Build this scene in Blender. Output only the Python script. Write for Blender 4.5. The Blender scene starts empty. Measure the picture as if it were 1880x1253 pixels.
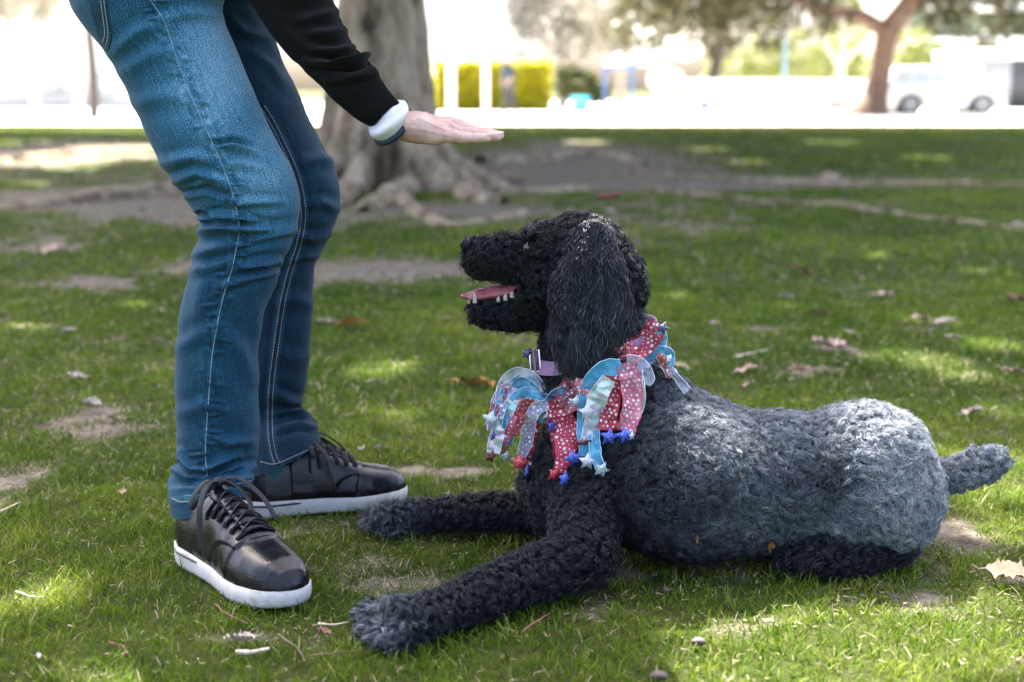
import bpy, math, random
import numpy as np
from mathutils import Vector, Matrix
from mathutils.bvhtree import BVHTree
R = math.radians
SC = bpy.context.scene
COL = SC.collection
# ---------------------------------------------------------------- camera
TILT = R(10.01); F = 2611.0; CZ = 0.75
cam = bpy.data.cameras.new('camera'); co = bpy.data.objects.new('camera', cam); COL.objects.link(co)
co.location = (0, 0, CZ); co.rotation_euler = (R(90) - TILT, 0, 0)
cam.sensor_width = 36; cam.lens = 50; cam.clip_start = 0.05; cam.clip_end = 2000
cam.dof.use_dof = True; cam.dof.focus_distance = 2.26; cam.dof.aperture_fstop = 3.0
SC.camera = co
# ---------------------------------------------------------------- sky, sun, exposure
SUN_EL, SUN_AZ = 60.0, 338.0          # azimuth of the sun seen from above, degrees clockwise from +Y
w = bpy.data.worlds.new('World'); SC.world = w; w.use_nodes = True
nt = w.node_tree; nt.nodes.clear()
sky = nt.nodes.new('ShaderNodeTexSky'); sky.sky_type = 'NISHITA'; sky.sun_disc = False
sky.sun_elevation = R(SUN_EL); sky.sun_rotation = R(SUN_AZ); sky.air_density = .6; sky.dust_density = 6.0; sky.ozone_density = .3
bg = nt.nodes.new('ShaderNodeBackground'); bg.inputs[1].default_value = 0.15
wo = nt.nodes.new('ShaderNodeOutputWorld')
nt.links.new(sky.outputs[0], bg.inputs[0]); nt.links.new(bg.outputs[0], wo.inputs[0])
SD = Vector((math.sin(R(SUN_AZ)) * math.cos(R(SUN_EL)), math.cos(R(SUN_AZ)) * math.cos(R(SUN_EL)), math.sin(R(SUN_EL))))  # towards the sun
sl = bpy.data.lights.new('sun', 'SUN'); sl.energy = 4.5; sl.angle = R(0.53); sl.color = (1, .95, .86)
so = bpy.data.objects.new('sun', sl); COL.objects.link(so); so.location = (0, 0, 30)
so.rotation_euler = SD.to_track_quat('Z', 'Y').to_euler()
SC.view_settings.view_transform = 'Standard'; SC.view_settings.look = 'None'; SC.view_settings.gamma = 1
SC.view_settings.exposure = 2.95
SC.render.engine = 'CYCLES'
cy = SC.cycles; cy.use_denoising = True; cy.max_bounces = 6; cy.diffuse_bounces = 3; cy.glossy_bounces = 2
cy.transmission_bounces = 3; cy.transparent_max_bounces = 10; cy.sample_clamp_indirect = 6
cy.caustics_reflective = False; cy.caustics_refractive = False
rng = np.random.default_rng(7)
# ---------------------------------------------------------------- picture <-> place
ct, st = math.cos(TILT), math.sin(TILT)
def ray(u, v):
    x = (np.asarray(u, float) - 940) / F; y = (626.5 - np.asarray(v, float)) / F
    return np.stack(np.broadcast_arrays(x, ct + y * st, -st + y * ct), -1)
def P(u, v, Y):
    d = ray(u, v); s = np.asarray(Y, float) / d[..., 1]
    return d * s[..., None] + np.array([0, 0, CZ])
def PZ(u, v, z=0.0):
    d = ray(u, v); s = (z - CZ) / d[..., 2]
    return d * s[..., None] + np.array([0, 0, CZ])
def pix(p):
    p = np.asarray(p, float); x = p[..., 0]; y = p[..., 1]; z = p[..., 2] - CZ
    zc = y * ct - z * st; yc = y * st + z * ct
    return 940 + F * x / zc, 626.5 - F * yc / zc
# ---------------------------------------------------------------- objects
def tag(o, label=None, cat=None, group=None, kind=None):
    if label: o['label'] = label
    if cat: o['category'] = cat
    if group: o['group'] = group
    if kind: o['kind'] = kind
    return o
def empty(name, loc=(0, 0, 0), rz=0, **k):
    o = bpy.data.objects.new(name, None); COL.objects.link(o); o.location = loc; o.rotation_euler = (0, 0, rz)
    o.empty_display_size = .1
    return tag(o, **k)
def link(name, me, mats=None, parent=None, smooth=True, **k):
    o = bpy.data.objects.new(name, me); COL.objects.link(o)
    if mats is not None:
        for m in (mats if isinstance(mats, (list, tuple)) else [mats]): me.materials.append(m)
    if smooth and isinstance(me, bpy.types.Mesh) and len(me.polygons):
        me.polygons.foreach_set('use_smooth', np.ones(len(me.polygons), bool))
    if parent is not None:
        o.parent = parent
    return tag(o, **k)
def mesh_np(name, V, Fc, midx=None):
    """V (n,3); Fc: array (m,4) or (m,3) or list of such"""
    me = bpy.data.meshes.new(name)
    if not isinstance(Fc, (list, tuple)): Fc = [Fc]
    Fc = [np.asarray(f, np.int32) for f in Fc if len(f)]
    V = np.asarray(V, np.float32)
    loops = np.concatenate([f.ravel() for f in Fc]); tot = np.concatenate([np.full(len(f), f.shape[1], np.int32) for f in Fc])
    me.vertices.add(len(V)); me.vertices.foreach_set('co', V.ravel())
    me.loops.add(len(loops)); me.loops.foreach_set('vertex_index', loops)
    me.polygons.add(len(tot)); me.polygons.foreach_set('loop_start', np.concatenate([[0], np.cumsum(tot)[:-1]]).astype(np.int32))
    if midx is not None: me.polygons.foreach_set('material_index', np.asarray(midx, np.int32))
    me.update(calc_edges=True); me.validate()
    return me
def attr(me, name, vals, dom='POINT'):
    vals = np.asarray(vals, np.float32)
    if vals.ndim == 1:
        a = me.attributes.new(name, 'FLOAT', dom); a.data.foreach_set('value', vals)
    else:
        a = me.attributes.new(name, 'FLOAT_VECTOR', dom); a.data.foreach_set('vector', vals.ravel())
class MB:
    """collects pieces into one mesh"""
    def __init__(s): s.v = []; s.f4 = []; s.f3 = []; s.m4 = []; s.m3 = []; s.n = 0
    def add(s, V, Fq, mi=0):
        V = np.asarray(V, float).reshape(-1, 3); Fq = np.asarray(Fq)
        if Fq.shape[1] == 4: s.f4.append(Fq + s.n); s.m4 += [mi] * len(Fq)
        else: s.f3.append(Fq + s.n); s.m3 += [mi] * len(Fq)
        s.v.append(V); s.n += len(V); return s
    def box(s, lo, hi, mi=0, M=None):
        x0, y0, z0 = lo; x1, y1, z1 = hi
        V = np.array([[x0, y0, z0], [x1, y0, z0], [x1, y1, z0], [x0, y1, z0], [x0, y0, z1], [x1, y0, z1], [x1, y1, z1], [x0, y1, z1]], float)
        if M is not None: V = V @ np.array(M.to_3x3()).T + np.array(M.translation)
        return s.add(V, [[0, 3, 2, 1], [4, 5, 6, 7], [0, 1, 5, 4], [1, 2, 6, 5], [2, 3, 7, 6], [3, 0, 4, 7]], mi)
    def tube(s, pts, rad, n=10, mi=0, cap=True, flat=1.0, up=(0, 0, 1)):
        V, Q = tube(pts, rad, n, flat, up); s.add(V, Q, mi)
        if cap:
            for e, o in ((0, 0), (len(V) - n, 1)):
                ring = V[e:e + n]; c = ring.mean(0)
                VV = np.vstack([ring, c]); T = [[i, (i + 1) % n, n] for i in range(n)]
                if not o: T = [t[::-1] for t in T]
                s.add(VV, T, mi)
        return s
    def build(s, name, mats, parent=None, smooth=True, **k):
        fs = []; mi = []
        if s.f4: fs.append(np.vstack(s.f4)); mi += s.m4
        if s.f3: fs.append(np.vstack(s.f3)); mi += s.m3
        return link(name, mesh_np(name, np.vstack(s.v), fs, mi), mats, parent, smooth, **k)
def frames(pts, up=(0, 0, 1)):
    pts = np.asarray(pts, float); T = np.gradient(pts, axis=0); T /= np.linalg.norm(T, axis=1)[:, None] + 1e-12
    A = np.zeros_like(T); a = np.asarray(up, float)
    for i in range(len(T)):
        a = a - T[i] * a.dot(T[i]); l = np.linalg.norm(a)
        if l < 1e-6: a = np.array([1., 0, 0]); a = a - T[i] * a.dot(T[i]); l = np.linalg.norm(a)
        a = a / l; A[i] = a
    return T, A, np.cross(T, A)
def tube(pts, rad, n=10, flat=1.0, up=(0, 0, 1)):
    pts = np.asarray(pts, float); T, A, B = frames(pts, up); rad = np.broadcast_to(np.asarray(rad, float), (len(pts),))
    th = np.arange(n) * 2 * np.pi / n
    V = pts[:, None] + rad[:, None, None] * (flat * np.cos(th)[None, :, None] * A[:, None] + np.sin(th)[None, :, None] * B[:, None])
    i = np.arange(len(pts) - 1)[:, None] * n; j = np.arange(n)[None]; k = (j + 1) % n
    Q = np.stack(np.broadcast_arrays(i + j, i + k, i + n + k, i + n + j), -1).reshape(-1, 4)
    return V.reshape(-1, 3), Q
def spline(pts, n):
    """Catmull-Rom through the rows of pts"""
    p = np.asarray(pts, float); p = np.vstack([2 * p[0] - p[1], p, 2 * p[-1] - p[-2]])
    m = len(p) - 3; t = np.linspace(0, m, n); i = np.minimum(t.astype(int), m - 1); f = (t - i)[:, None]
    a, b, c, d = p[i], p[i + 1], p[i + 2], p[i + 3]
    return .5 * (2 * b + (c - a) * f + (2 * a - 5 * b + 4 * c - d) * f ** 2 + (3 * b - a - 3 * c + d) * f ** 3)
# ---------------------------------------------------------------- noise
def _h(ix, iy, iz, seed):
    n = (ix * 374761393 + iy * 668265263 + iz * 2147483647 % 1274126177 * 1 + iz * 1274126177 + seed * 974634777) & 0xffffffff
    n = ((n ^ (n >> 13)) * 1274126177) & 0xffffffff
    return ((n ^ (n >> 16)) & 0xffff) / 65535.0
def noise(p, s=1.0, seed=0):
    p = np.asarray(p, float) * s; i = np.floor(p).astype(np.int64); f = p - i; f = f * f * (3 - 2 * f)
    r = 0
    for dx in (0, 1):
        for dy in (0, 1):
            for dz in (0, 1):
                wgt = (f[..., 0] if dx else 1 - f[..., 0]) * (f[..., 1] if dy else 1 - f[..., 1]) * (f[..., 2] if dz else 1 - f[..., 2])
                r = r + wgt * _h(i[..., 0] + dx, i[..., 1] + dy, i[..., 2] + dz, seed)
    return r * 2 - 1
def fbm(p, s=1.0, o=3, seed=0):
    r = 0; a = 1; t = 0
    for k in range(o): r = r + a * noise(p, s, seed + k * 17); t += a; a *= .5; s *= 2.03
    return r / t
def n2(x, y, s, o=3, seed=0): return fbm(np.stack(np.broadcast_arrays(x, y, 0.37), -1), s, o, seed)
def sstep(a, b, x): t = np.clip((x - a) / (b - a), 0, 1); return t * t * (3 - 2 * t)
# ---------------------------------------------------------------- implicit surfaces
def sd_cone(p, a, b, ra, rb, sc=None):
    a = np.asarray(a, float); b = np.asarray(b, float); d = b - a; L = max(d @ d, 1e-9)
    q = p - a
    if sc is not None: q = q / sc; d = d / sc; L = max(d @ d, 1e-9)
    t = np.clip(q @ d / L, 0, 1)
    return np.linalg.norm(q - t[..., None] * d, axis=-1) - (ra + (rb - ra) * t)
def smin(a, b, k):
    h = np.clip(.5 + .5 * (b - a) / k, 0, 1); return b + (a - b) * h - k * h * (1 - h)
class SDF:
    def __init__(s, k=.02): s.pr = []; s.k = k
    def cone(s, a, b, ra, rb, lab=0, k=None, sc=None):
        s.pr.append((np.asarray(a, float), np.asarray(b, float), ra, rb, lab, s.k if k is None else k, None if sc is None else np.asarray(sc, float))); return s
    def chain(s, pts, rad, lab=0, k=None, sc=None):
        for i in range(len(pts) - 1): s.cone(pts[i], pts[i + 1], rad[i], rad[i + 1], lab, k, sc)
        return s
    def __call__(s, p):
        r = None
        for a, b, ra, rb, lab, k, sc in s.pr:
            d = sd_cone(p, a, b, ra, rb, sc); r = d if r is None else smin(r, d, k)
        return r
    def label(s, p):
        best = np.full(p.shape[:-1], 1e9); L = np.zeros(p.shape[:-1], int)
        for a, b, ra, rb, lab, k, sc in s.pr:
            d = sd_cone(p, a, b, ra, rb, sc); m = d < best; best[m] = d[m]; L[m] = lab
        return L
    def bounds(s, pad):
        pts = np.array([[q - max(r, r2) * (1 if sc is None else sc.max()) - pad, q + max(r, r2) * (1 if sc is None else sc.max()) + pad] for a, b, r, r2, _, _, sc in s.pr for q in (a, b)])
        return pts[:, 0].min(0), pts[:, 1].max(0)
    def mesh(s, h, fn=None, zmin=None):
        fn = fn or s; lo, hi = s.bounds(2.5 * h)
        if zmin is not None: lo[2] = max(lo[2], zmin)
        return nets(fn, lo, hi, h)
def nets(fn, lo, hi, h):
    n = np.ceil((hi - lo) / h).astype(int) + 1
    ax = [lo[i] + h * np.arange(n[i]) for i in range(3)]
    G = np.empty(n, np.float32)
    for i in range(0, n[0], 16):
        g = np.stack(np.meshgrid(ax[0][i:i + 16], ax[1], ax[2], indexing='ij'), -1); G[i:i + 16] = fn(g)
    S = G < 0
    c = np.zeros(np.array(n) - 1, np.uint8)
    sl_ = lambda d, m: slice(d, m - 1 + d)
    for dx in (0, 1):
        for dy in (0, 1):
            for dz in (0, 1): c += S[sl_(dx, n[0]), sl_(dy, n[1]), sl_(dz, n[2])]
    act = (c > 0) & (c < 8); idx = -np.ones(act.shape, np.int64); ijk = np.argwhere(act); idx[act] = np.arange(len(ijk))
    acc = np.zeros((len(ijk), 3)); cnt = np.zeros(len(ijk))
    for axis in range(3):
        o1, o2 = [k for k in range(3) if k != axis]
        for d1 in (0, 1):
            for d2 in (0, 1):
                a = ijk.copy(); a[:, o1] += d1; a[:, o2] += d2; b = a.copy(); b[:, axis] += 1
                ga = G[a[:, 0], a[:, 1], a[:, 2]]; gb = G[b[:, 0], b[:, 1], b[:, 2]]
                m = (ga < 0) != (gb < 0); t = np.where(m, ga / np.where(m, ga - gb, 1), 0)
                q = a.astype(float); q[:, axis] += t; acc[m] += q[m]; cnt[m] += 1
    V = lo + h * acc / cnt[:, None]
    for _ in range(2):
        f0 = fn(V); e = h * .25
        g = np.stack([fn(V + np.eye(3)[k] * e) - fn(V - np.eye(3)[k] * e) for k in range(3)], -1) / (2 * e)
        V = V - np.clip(f0, -h, h)[:, None] * g / (np.sum(g * g, -1)[:, None] + 1e-9) * .9
    Q = []
    for axis in range(3):
        o1, o2 = (axis + 1) % 3, (axis + 2) % 3
        A = np.moveaxis(S, axis, 0); d = A[:-1] != A[1:]; e = np.argwhere(np.moveaxis(d, 0, axis))
        e = e[(e[:, o1] > 0) & (e[:, o2] > 0) & (e[:, o1] < n[o1] - 1) & (e[:, o2] < n[o2] - 1)]
        s0 = S[e[:, 0], e[:, 1], e[:, 2]]
        def cell(a, b):
            q = e.copy(); q[:, o1] -= a; q[:, o2] -= b; return idx[q[:, 0], q[:, 1], q[:, 2]]
        q = np.stack([cell(0, 0), cell(1, 0), cell(1, 1), cell(0, 1)], -1)
        q[~s0] = q[~s0][:, ::-1]; Q.append(q)
    Q = np.vstack(Q); Q = Q[(Q >= 0).all(1)]
    return V, Q
# ---------------------------------------------------------------- materials
class NT:
    def __init__(s, name):
        s.m = bpy.data.materials.new(name); s.m.use_nodes = True; s.t = s.m.node_tree; s.t.nodes.clear()
        s.out = s.n('OutputMaterial'); s.b = s.n('BsdfPrincipled'); s.l(s.b.outputs[0], s.out.inputs[0])
    def n(s, typ, **k):
        x = s.t.nodes.new('ShaderNode' + typ)
        for a, b in k.items(): setattr(x, a, b)
        return x
    def l(s, a, b): s.t.links.new(a, b)
    def set(s, i, v):
        i = s.b.inputs[i] if isinstance(i, str) else i
        if hasattr(v, 'node'): s.l(v, i)
        elif isinstance(v, (tuple, list)) and len(v) == 3 and i.type == 'RGBA': i.default_value = (*v, 1)
        else: i.default_value = v
        return s
    def coord(s, k='Object', scale=(1, 1, 1)):
        c = s.n('TexCoord'); m = s.n('Mapping'); m.inputs['Scale'].default_value = scale; s.l(c.outputs[k], m.inputs[0]); return m.outputs[0]
    def noise(s, vec, scale, detail=4, rough=.6):
        x = s.n('TexNoise'); x.inputs['Scale'].default_value = scale; x.inputs['Detail'].default_value = detail; x.inputs['Roughness'].default_value = rough
        if vec is not None: s.l(vec, x.inputs['Vector'])
        return x.outputs[0]
    def attr(s, name, out=2): x = s.n('Attribute'); x.attribute_name = name; return x.outputs[out]
    def ramp(s, fac, stops):
        x = s.n('ValToRGB'); e = x.color_ramp.elements
        while len(e) < len(stops): e.new(.5)
        for el, (p, c) in zip(e, stops): el.position = p; el.color = (*c, 1) if len(c) == 3 else c
        s.l(fac, x.inputs[0]); return x.outputs[0]
    def mix(s, f, a, b, mode='MIX'):
        x = s.n('Mix', data_type='RGBA', blend_type=mode)
        for i, v in ((0, f), (6, a), (7, b)): s.set(x.inputs[i], v)
        return x.outputs[2]
    def math(s, op, a, b=None, c=None):
        x = s.n('Math', operation=op)
        for i, v in enumerate((a, b, c)):
            if v is not None: s.set(x.inputs[i], v)
        return x.outputs[0]
    def bump(s, h, strength=.5, dist=.01, normal=None):
        x = s.n('Bump'); x.inputs['Strength'].default_value = strength; x.inputs['Distance'].default_value = dist; s.l(h, x.inputs['Height'])
        if normal is not None: s.l(normal, x.inputs['Normal'])
        s.l(x.outputs[0], s.b.inputs['Normal']); return x.outputs[0]
def simple(name, col, rough=.6, var=.25, scale=8, bump=0, metal=0, coord='Object', spec=.5):
    t = NT(name); v = t.coord(coord); nz = t.noise(v, scale)
    c = np.array(col); t.set('Base Color', t.ramp(nz, [(.3, tuple(c * (1 - var))), (.7, tuple(np.minimum(c * (1 + var), 1)))]))
    t.set('Roughness', rough).set('Metallic', float(metal)).set('Specular IOR Level', spec)
    if bump: t.bump(t.noise(v, scale * 6), bump, .01)
    return t.m
def leafmat(name, c1, c2, trans=.3, rough=.5):
    t = NT(name); f = t.attr('tone')
    c = t.ramp(f, [(0, c1), (1, c2)]); t.set('Base Color', c).set('Roughness', rough)
    if trans:
        tr = t.n('BsdfTranslucent'); t.l(c, tr.inputs[0]); mx = t.n('MixShader'); mx.inputs[0].default_value = trans
        t.l(t.b.outputs[0], mx.inputs[1]); t.l(tr.outputs[0], mx.inputs[2]); t.l(mx.outputs[0], t.out.inputs[0])
    return t.m
def quads(pos, size, rg, aspect=.6, nrm=None, bend=.25):
    """leaf cards as bent diamonds (2 quads-ish): returns V,F"""
    n = len(pos); d = rg.normal(size=(n, 3)); d /= np.linalg.norm(d, axis=1)[:, None]
    e = rg.normal(size=(n, 3)); e = np.cross(d, e); e /= np.linalg.norm(e, axis=1)[:, None]; nn = np.cross(d, e)
    s = np.broadcast_to(np.asarray(size, float), (n,))[:, None]
    a = pos - d * s * .5; b = pos + d * s * .5 - nn * s * bend; l = pos - e * s * aspect * .5; r = pos + e * s * aspect * .5
    V = np.stack([a, l, b, r], 1).reshape(-1, 3); Fq = np.arange(4 * n).reshape(n, 4)
    return V, Fq
# ================================================================ GROUND
DIRT = [(180,795,70,17,.75),(20,900,60,30,.7),(285,885,50,14,.35),(150,520,120,20,.85),(330,488,80,12,.8),(840,868,110,10,.9),(700,494,170,22,1.2),
 (760,388,300,20,1.1),(300,385,190,26,1.1),(90,362,220,16,1),(1060,285,190,26,1.2),(1130,330,150,16,.8),(1200,420,150,24,.5),(1520,652,60,10,.8),
 (1490,685,50,10,.7),(1745,1110,90,24,.7),(1600,1140,80,16,.4),(1120,1045,70,14,1),(735,1080,60,22,.7),(1760,985,60,20,.5),(1860,1040,50,26,.35),
 (1500,338,330,10,.9),(900,315,230,22,1.1),(120,280,230,26,1.2),(460,330,200,30,1),(1400,375,330,7,.5),(430,1175,80,16,.5),(1330,1150,60,18,.3),
 (620,1165,90,20,.5),(60,1185,70,14,.3),(250,620,60,10,.4),(1850,690,70,12,.5),(1690,600,90,9,.5),(80,450,120,12,.6),(660,650,60,8,.3),(1330,960,400,60,.12),
 (200,760,60,16,.7),(1440,610,60,6,.4),(1060,700,60,10,.2),(560,1075,90,30,.2)]
_dc = []
for (u, v, ru, rv, a) in DIRT:
    c = PZ(u, v); e = PZ(u + ru, v); f = PZ(u, v + rv); g = PZ(u, v - rv); _dc.append((c[0], c[1], e[0] - c[0], (g[1] - f[1]) / 2, a))
def cover(x, y):
    """grass cover 0..1 at a place on the ground"""
    wx = x + .22 * n2(x, y, 4.1, 4, 5) * np.clip(y / 4, .4, 2); wy = y + .20 * n2(x, y, 3.7, 4, 9) * np.clip(y / 4, .4, 3)
    d = .5 + .36 * n2(x, y, 1.7, 3, 1) + .50 * n2(x, y, 9, 4, 2) + .40 * n2(x, y, 34, 2, 12) + .32
    for cx, cy_, rx, ry, a in _dc:
        r2 = ((wx - cx) / rx) ** 2 + ((wy - cy_) / ry) ** 2
        d = d - .96 * a * (.88 + .7 * n2(x, y, 5, 3, 77)) * np.exp(-r2 * .9)
    return np.clip(d, 0, 1)
def gz(x, y):
    return .012 * n2(x, y, 1.1, 2, 31) * sstep(2.2, 5, np.abs(y)) + .03 * n2(x, y, .35, 2, 33) * sstep(5, 12, y)
xs = np.concatenate([-np.geomspace(300, 3.2, 46), np.arange(-3.1, 3.11, .035), np.geomspace(3.2, 300, 46)])
ys = np.concatenate([-np.geomspace(200, 1, 16), np.arange(0, 1.4, .2), np.arange(1.45, 6, .035), np.geomspace(6.05, 30, 120), np.geomspace(31, 900, 40)])
X, Yg = np.meshgrid(xs, ys, indexing='xy'); V = np.stack([X, Yg, gz(X, Yg)], -1).reshape(-1, 3)
ny, nx = X.shape; i = (np.arange(ny - 1)[:, None] * nx + np.arange(nx - 1)[None]).ravel()
me = mesh_np('ground', V, np.stack([i, i + 1, i + nx + 1, i + nx], -1))
attr(me, 'cov', cover(V[:, 0], V[:, 1]))
t = NT('soil and turf'); v = t.coord('Object'); nz = t.noise(v, 18, 6, .7); nf = t.noise(v, 140, 4, .7)
soil = t.ramp(nz, [(.3, (.05, .040, .029)), (.5, (.145, .120, .090)), (.7, (.29, .25, .20))])
turf = t.ramp(t.noise(v, 6, 6, .7), [(.3, (.018, .026, .005)), (.6, (.05, .062, .012)), (.75, (.13, .115, .035))])
f = t.math('ADD', t.attr('cov'), t.math('MULTIPLY', t.math('SUBTRACT', nf, .5), .9)); f = t.ramp(f, [(.3, (0, 0, 0)), (.62, (1, 1, 1))])
t.set('Base Color', t.mix(f, soil, turf)).set('Roughness', .95).set('Specular IOR Level', .15)
t.bump(t.noise(v, 90, 6, .7), .8, .012)
link('ground', me, t.m, kind='structure')
# sunlit plaza beyond the shade
m_conc = simple('pale concrete', (.62, .60, .56), .8, .08, 1.5)
mb = MB(); pv = [(-90, 30.5), (90, 27.0), (90, 66), (-90, 66)]
# gently ragged near edge where turf meets the paving
xx = np.linspace(-90, 90, 400); y0 = 29.3 - .018 * xx + .25 * n2(xx, xx * 0, .6, 3, 4)
Vp = np.concatenate([np.stack([xx, y0, np.full(400, .05)], -1), np.stack([xx, np.full(400, 90.), np.full(400, .05)], -1)])
ii = np.arange(399); mb.add(Vp, np.stack([ii, ii + 1, ii + 401, ii + 400], -1))
mb.build('pavement', m_conc, kind='structure')
# ---------------------------------------------------------------- grass blades (uncountable: one object)
def blades(Y0, Y1, dens, hgt, wid, seed, halfw=.52):
    rg = np.random.default_rng(seed); n = int(dens * halfw * (Y1 ** 2 - Y0 ** 2))
    y = np.sqrt(rg.uniform(Y0 ** 2, Y1 ** 2, n)); x = rg.uniform(-1, 1, n) * (halfw * y + .12)
    c = cover(x, y); tuft = .5 + .5 * n2(x, y, 22, 2, 51)
    keep = rg.random(n) < sstep(.12, .62, c) * (.35 + .65 * tuft) + .012; x, y, c, tuft = x[keep], y[keep], c[keep], tuft[keep]; n = len(x)
    z = gz(x, y) - .003; h = hgt * rg.uniform(.35, 1.15, n) * (.55 + .55 * c) * (.6 + .7 * tuft)
    az = rg.uniform(0, 2 * np.pi, n); lean = rg.uniform(.1, 1.0, n) ** .8; tw = rg.uniform(0, 2 * np.pi, n)
    d = np.stack([np.cos(az), np.sin(az)], -1); sd = np.stack([np.cos(tw), np.sin(tw)], -1); wv = wid * rg.uniform(.6, 1.2, n)
    rows = []
    for s, ww in ((0, .8), (.4, 1), (.75, .7), (1, .06)):
        px = x + d[:, 0] * lean * h * s ** 1.7; py = y + d[:, 1] * lean * h * s ** 1.7; pz = z + h * s * (1 - .35 * lean * s)
        for q in (-1, 1): rows.append(np.stack([px + q * sd[:, 0] * wv * ww / 2, py + q * sd[:, 1] * wv * ww / 2, pz], -1))
    V = np.stack(rows, 1).reshape(-1, 3); b = (np.arange(n) * 8)[:, None]
    Q = np.concatenate([b + np.array([[0, 1, 3, 2]]) + 2 * k for k in range(3)])
    tone = np.clip(.5 + .5 * n2(x, y, 1.3, 3, 61) + .3 * n2(x, y, 12, 2, 62) + rg.normal(0, .16, n), 0, 1) ** 1.0
    tone = np.where(rg.random(n) < .035 + .35 * sstep(.6, .2, c), rg.uniform(1.25, 1.6, n), tone)
    return V, Q, np.repeat(tone, 8)
parts_ = [blades(1.45, 3.0, 42000, .026, .0021, 1), blades(3.0, 5.5, 14000, .028, .0036, 2), blades(5.5, 12, 2400, .034, .008, 3), blades(12, 29.5, 320, .045, .02, 4)]
V = np.concatenate([p[0] for p in parts_]); off = 0; Q = []
for p in parts_: Q.append(p[1] + off); off += len(p[0])
me = mesh_np('grass', V, np.concatenate(Q)); attr(me, 'tone', np.concatenate([p[2] for p in parts_]) / 1.6)
t = NT('grass blades'); c = t.ramp(t.attr('tone'), [(0, (.026, .060, .004)), (.3, (.085, .150, .009)), (.58, (.190, .255, .022)), (.72, (.33, .30, .06)), (.85, (.40, .33, .17)), (1, (.50, .43, .28))])
t.set('Base Color', c).set('Roughness', .6).set('Specular IOR Level', .15)
tr = t.n('BsdfTranslucent'); t.l(c, tr.inputs[0]); mx = t.n('MixShader'); mx.inputs[0].default_value = .35
t.l(t.b.outputs[0], mx.inputs[1]); t.l(tr.outputs[0], mx.inputs[2]); t.l(mx.outputs[0], t.out.inputs[0])
link('grass', me, t.m, kind='stuff', label='short green grass with bare patches around the dog and shoes', cat='grass', smooth=True)
print('grass verts', len(V))
def litter(n, Y0, Y1, ln, wd, seed):
    rg = np.random.default_rng(seed); y = np.sqrt(rg.uniform(Y0 ** 2, Y1 ** 2, n)); x = rg.uniform(-1, 1, n) * (.40 * y + .1); c = cover(x, y)
    k = rg.random(n) < .25 + .75 * sstep(.85, .35, c); x, y = x[k], y[k]; n = len(x); a = rg.uniform(0, 2 * np.pi, n); L = ln * rg.uniform(.3, 1.2, n); z = gz(x, y) + rg.uniform(.001, .010, n) * sstep(.2, .7, c[k]) + .0015
    dx, dy = np.cos(a) * L / 2, np.sin(a) * L / 2; w_ = wd * rg.uniform(.5, 1.4, n); ex, ey = -np.sin(a) * w_ / 2, np.cos(a) * w_ / 2; tz = rg.uniform(-.15, .35, n) * L
    V = np.stack([np.stack([x - dx - ex, y - dy - ey, z], -1), np.stack([x - dx + ex, y - dy + ey, z + .0006], -1), np.stack([x + dx + ex * .3, y + dy + ey * .3, z + np.maximum(tz, 0)], -1), np.stack([x + dx - ex * .3, y + dy - ey * .3, z + np.maximum(tz, 0)], -1)], 1).reshape(-1, 3)
    return V, np.arange(4 * n).reshape(n, 4), np.repeat(rg.random(n), 4)
ll = [litter(13000, 1.45, 3.2, .013, .0016, 31), litter(12000, 3.2, 7, .024, .004, 32), litter(5000, 7, 20, .06, .012, 33)]
me = mesh_np('dead_grass', np.concatenate([l[0] for l in ll]), np.concatenate([ll[0][1], ll[1][1] + len(ll[0][0]), ll[2][1] + len(ll[0][0]) + len(ll[1][0])])); attr(me, 'tone', np.concatenate([l[2] for l in ll]))
link('dead_grass', me, leafmat('straw', (.10, .07, .04), (.36, .29, .19), 0, .8), kind='stuff', label='dry straw and thatch lying loose in the bare patches', cat='dry grass', smooth=False)
# ================================================================ BIG SHADE TREE
m_bark = None
t = NT('grey bark'); v = t.coord('Object', (1, 1, .28)); nz = t.noise(v, 7, 6, .65)
t.set('Base Color', t.ramp(nz, [(.34, (.07, .045, .028)), (.46, (.34, .255, .165)), (.60, (.60, .475, .33))])).set('Roughness', .9).set('Specular IOR Level', .2)
t.bump(t.noise(v, 13, 7, .75), 1.0, .07); m_bark = t.m
TY = 10.6
def tp(u, v, Y): return P(u, v, Y)
tree = empty('shade_tree', tuple(PZ(700, 345)), label='huge grey fluted tree trunk with spreading surface roots shading the lawn', cat='tree')
def trl(o): o.matrix_parent_inverse = o.parent.matrix_basis.inverted() if o.parent else Matrix(); return o
s = SDF(.16)
b0 = PZ(695, 345); Z = lambda x, y, z: np.array([b0[0] + x, b0[1] + .35 + y, z])
s.chain([Z(.0, 0, -.1), Z(.0, 0, 1.2), Z(.0, .0, 2.6), Z(.1, 0, 4.6)], [.36, .27, .26, .25], 0)
s.chain([Z(.32, .1, 0), Z(.24, .05, 1.2), Z(.12, 0, 2.8)], [.20, .13, .10], 0, .08)
rg = np.random.default_rng(3)
for k in range(11):
    a = k / 11 * 2 * np.pi + rg.uniform(-.2, .2); r0 = .3; r1 = rg.uniform(.60, .85)
    s.chain([Z(r1 * math.cos(a), r1 * math.sin(a), -.08), Z(.44 * math.cos(a), .44 * math.sin(a), .30), Z(.30 * math.cos(a), .30 * math.sin(a), .85), Z(.20 * math.cos(a), .20 * math.sin(a), 2.2)],
            [.11, .12, .10, .07], 0, .07)
fn = lambda p: s(p) + .045 * fbm(p * np.array([1, 1, .2]), 5.5, 2, 8) + .012 * fbm(p, 16, 2, 9)
V, Q = s.mesh(.035, fn, -.15)
trl(link('trunk', mesh_np('trunk', V, Q), m_bark, tree))
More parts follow.
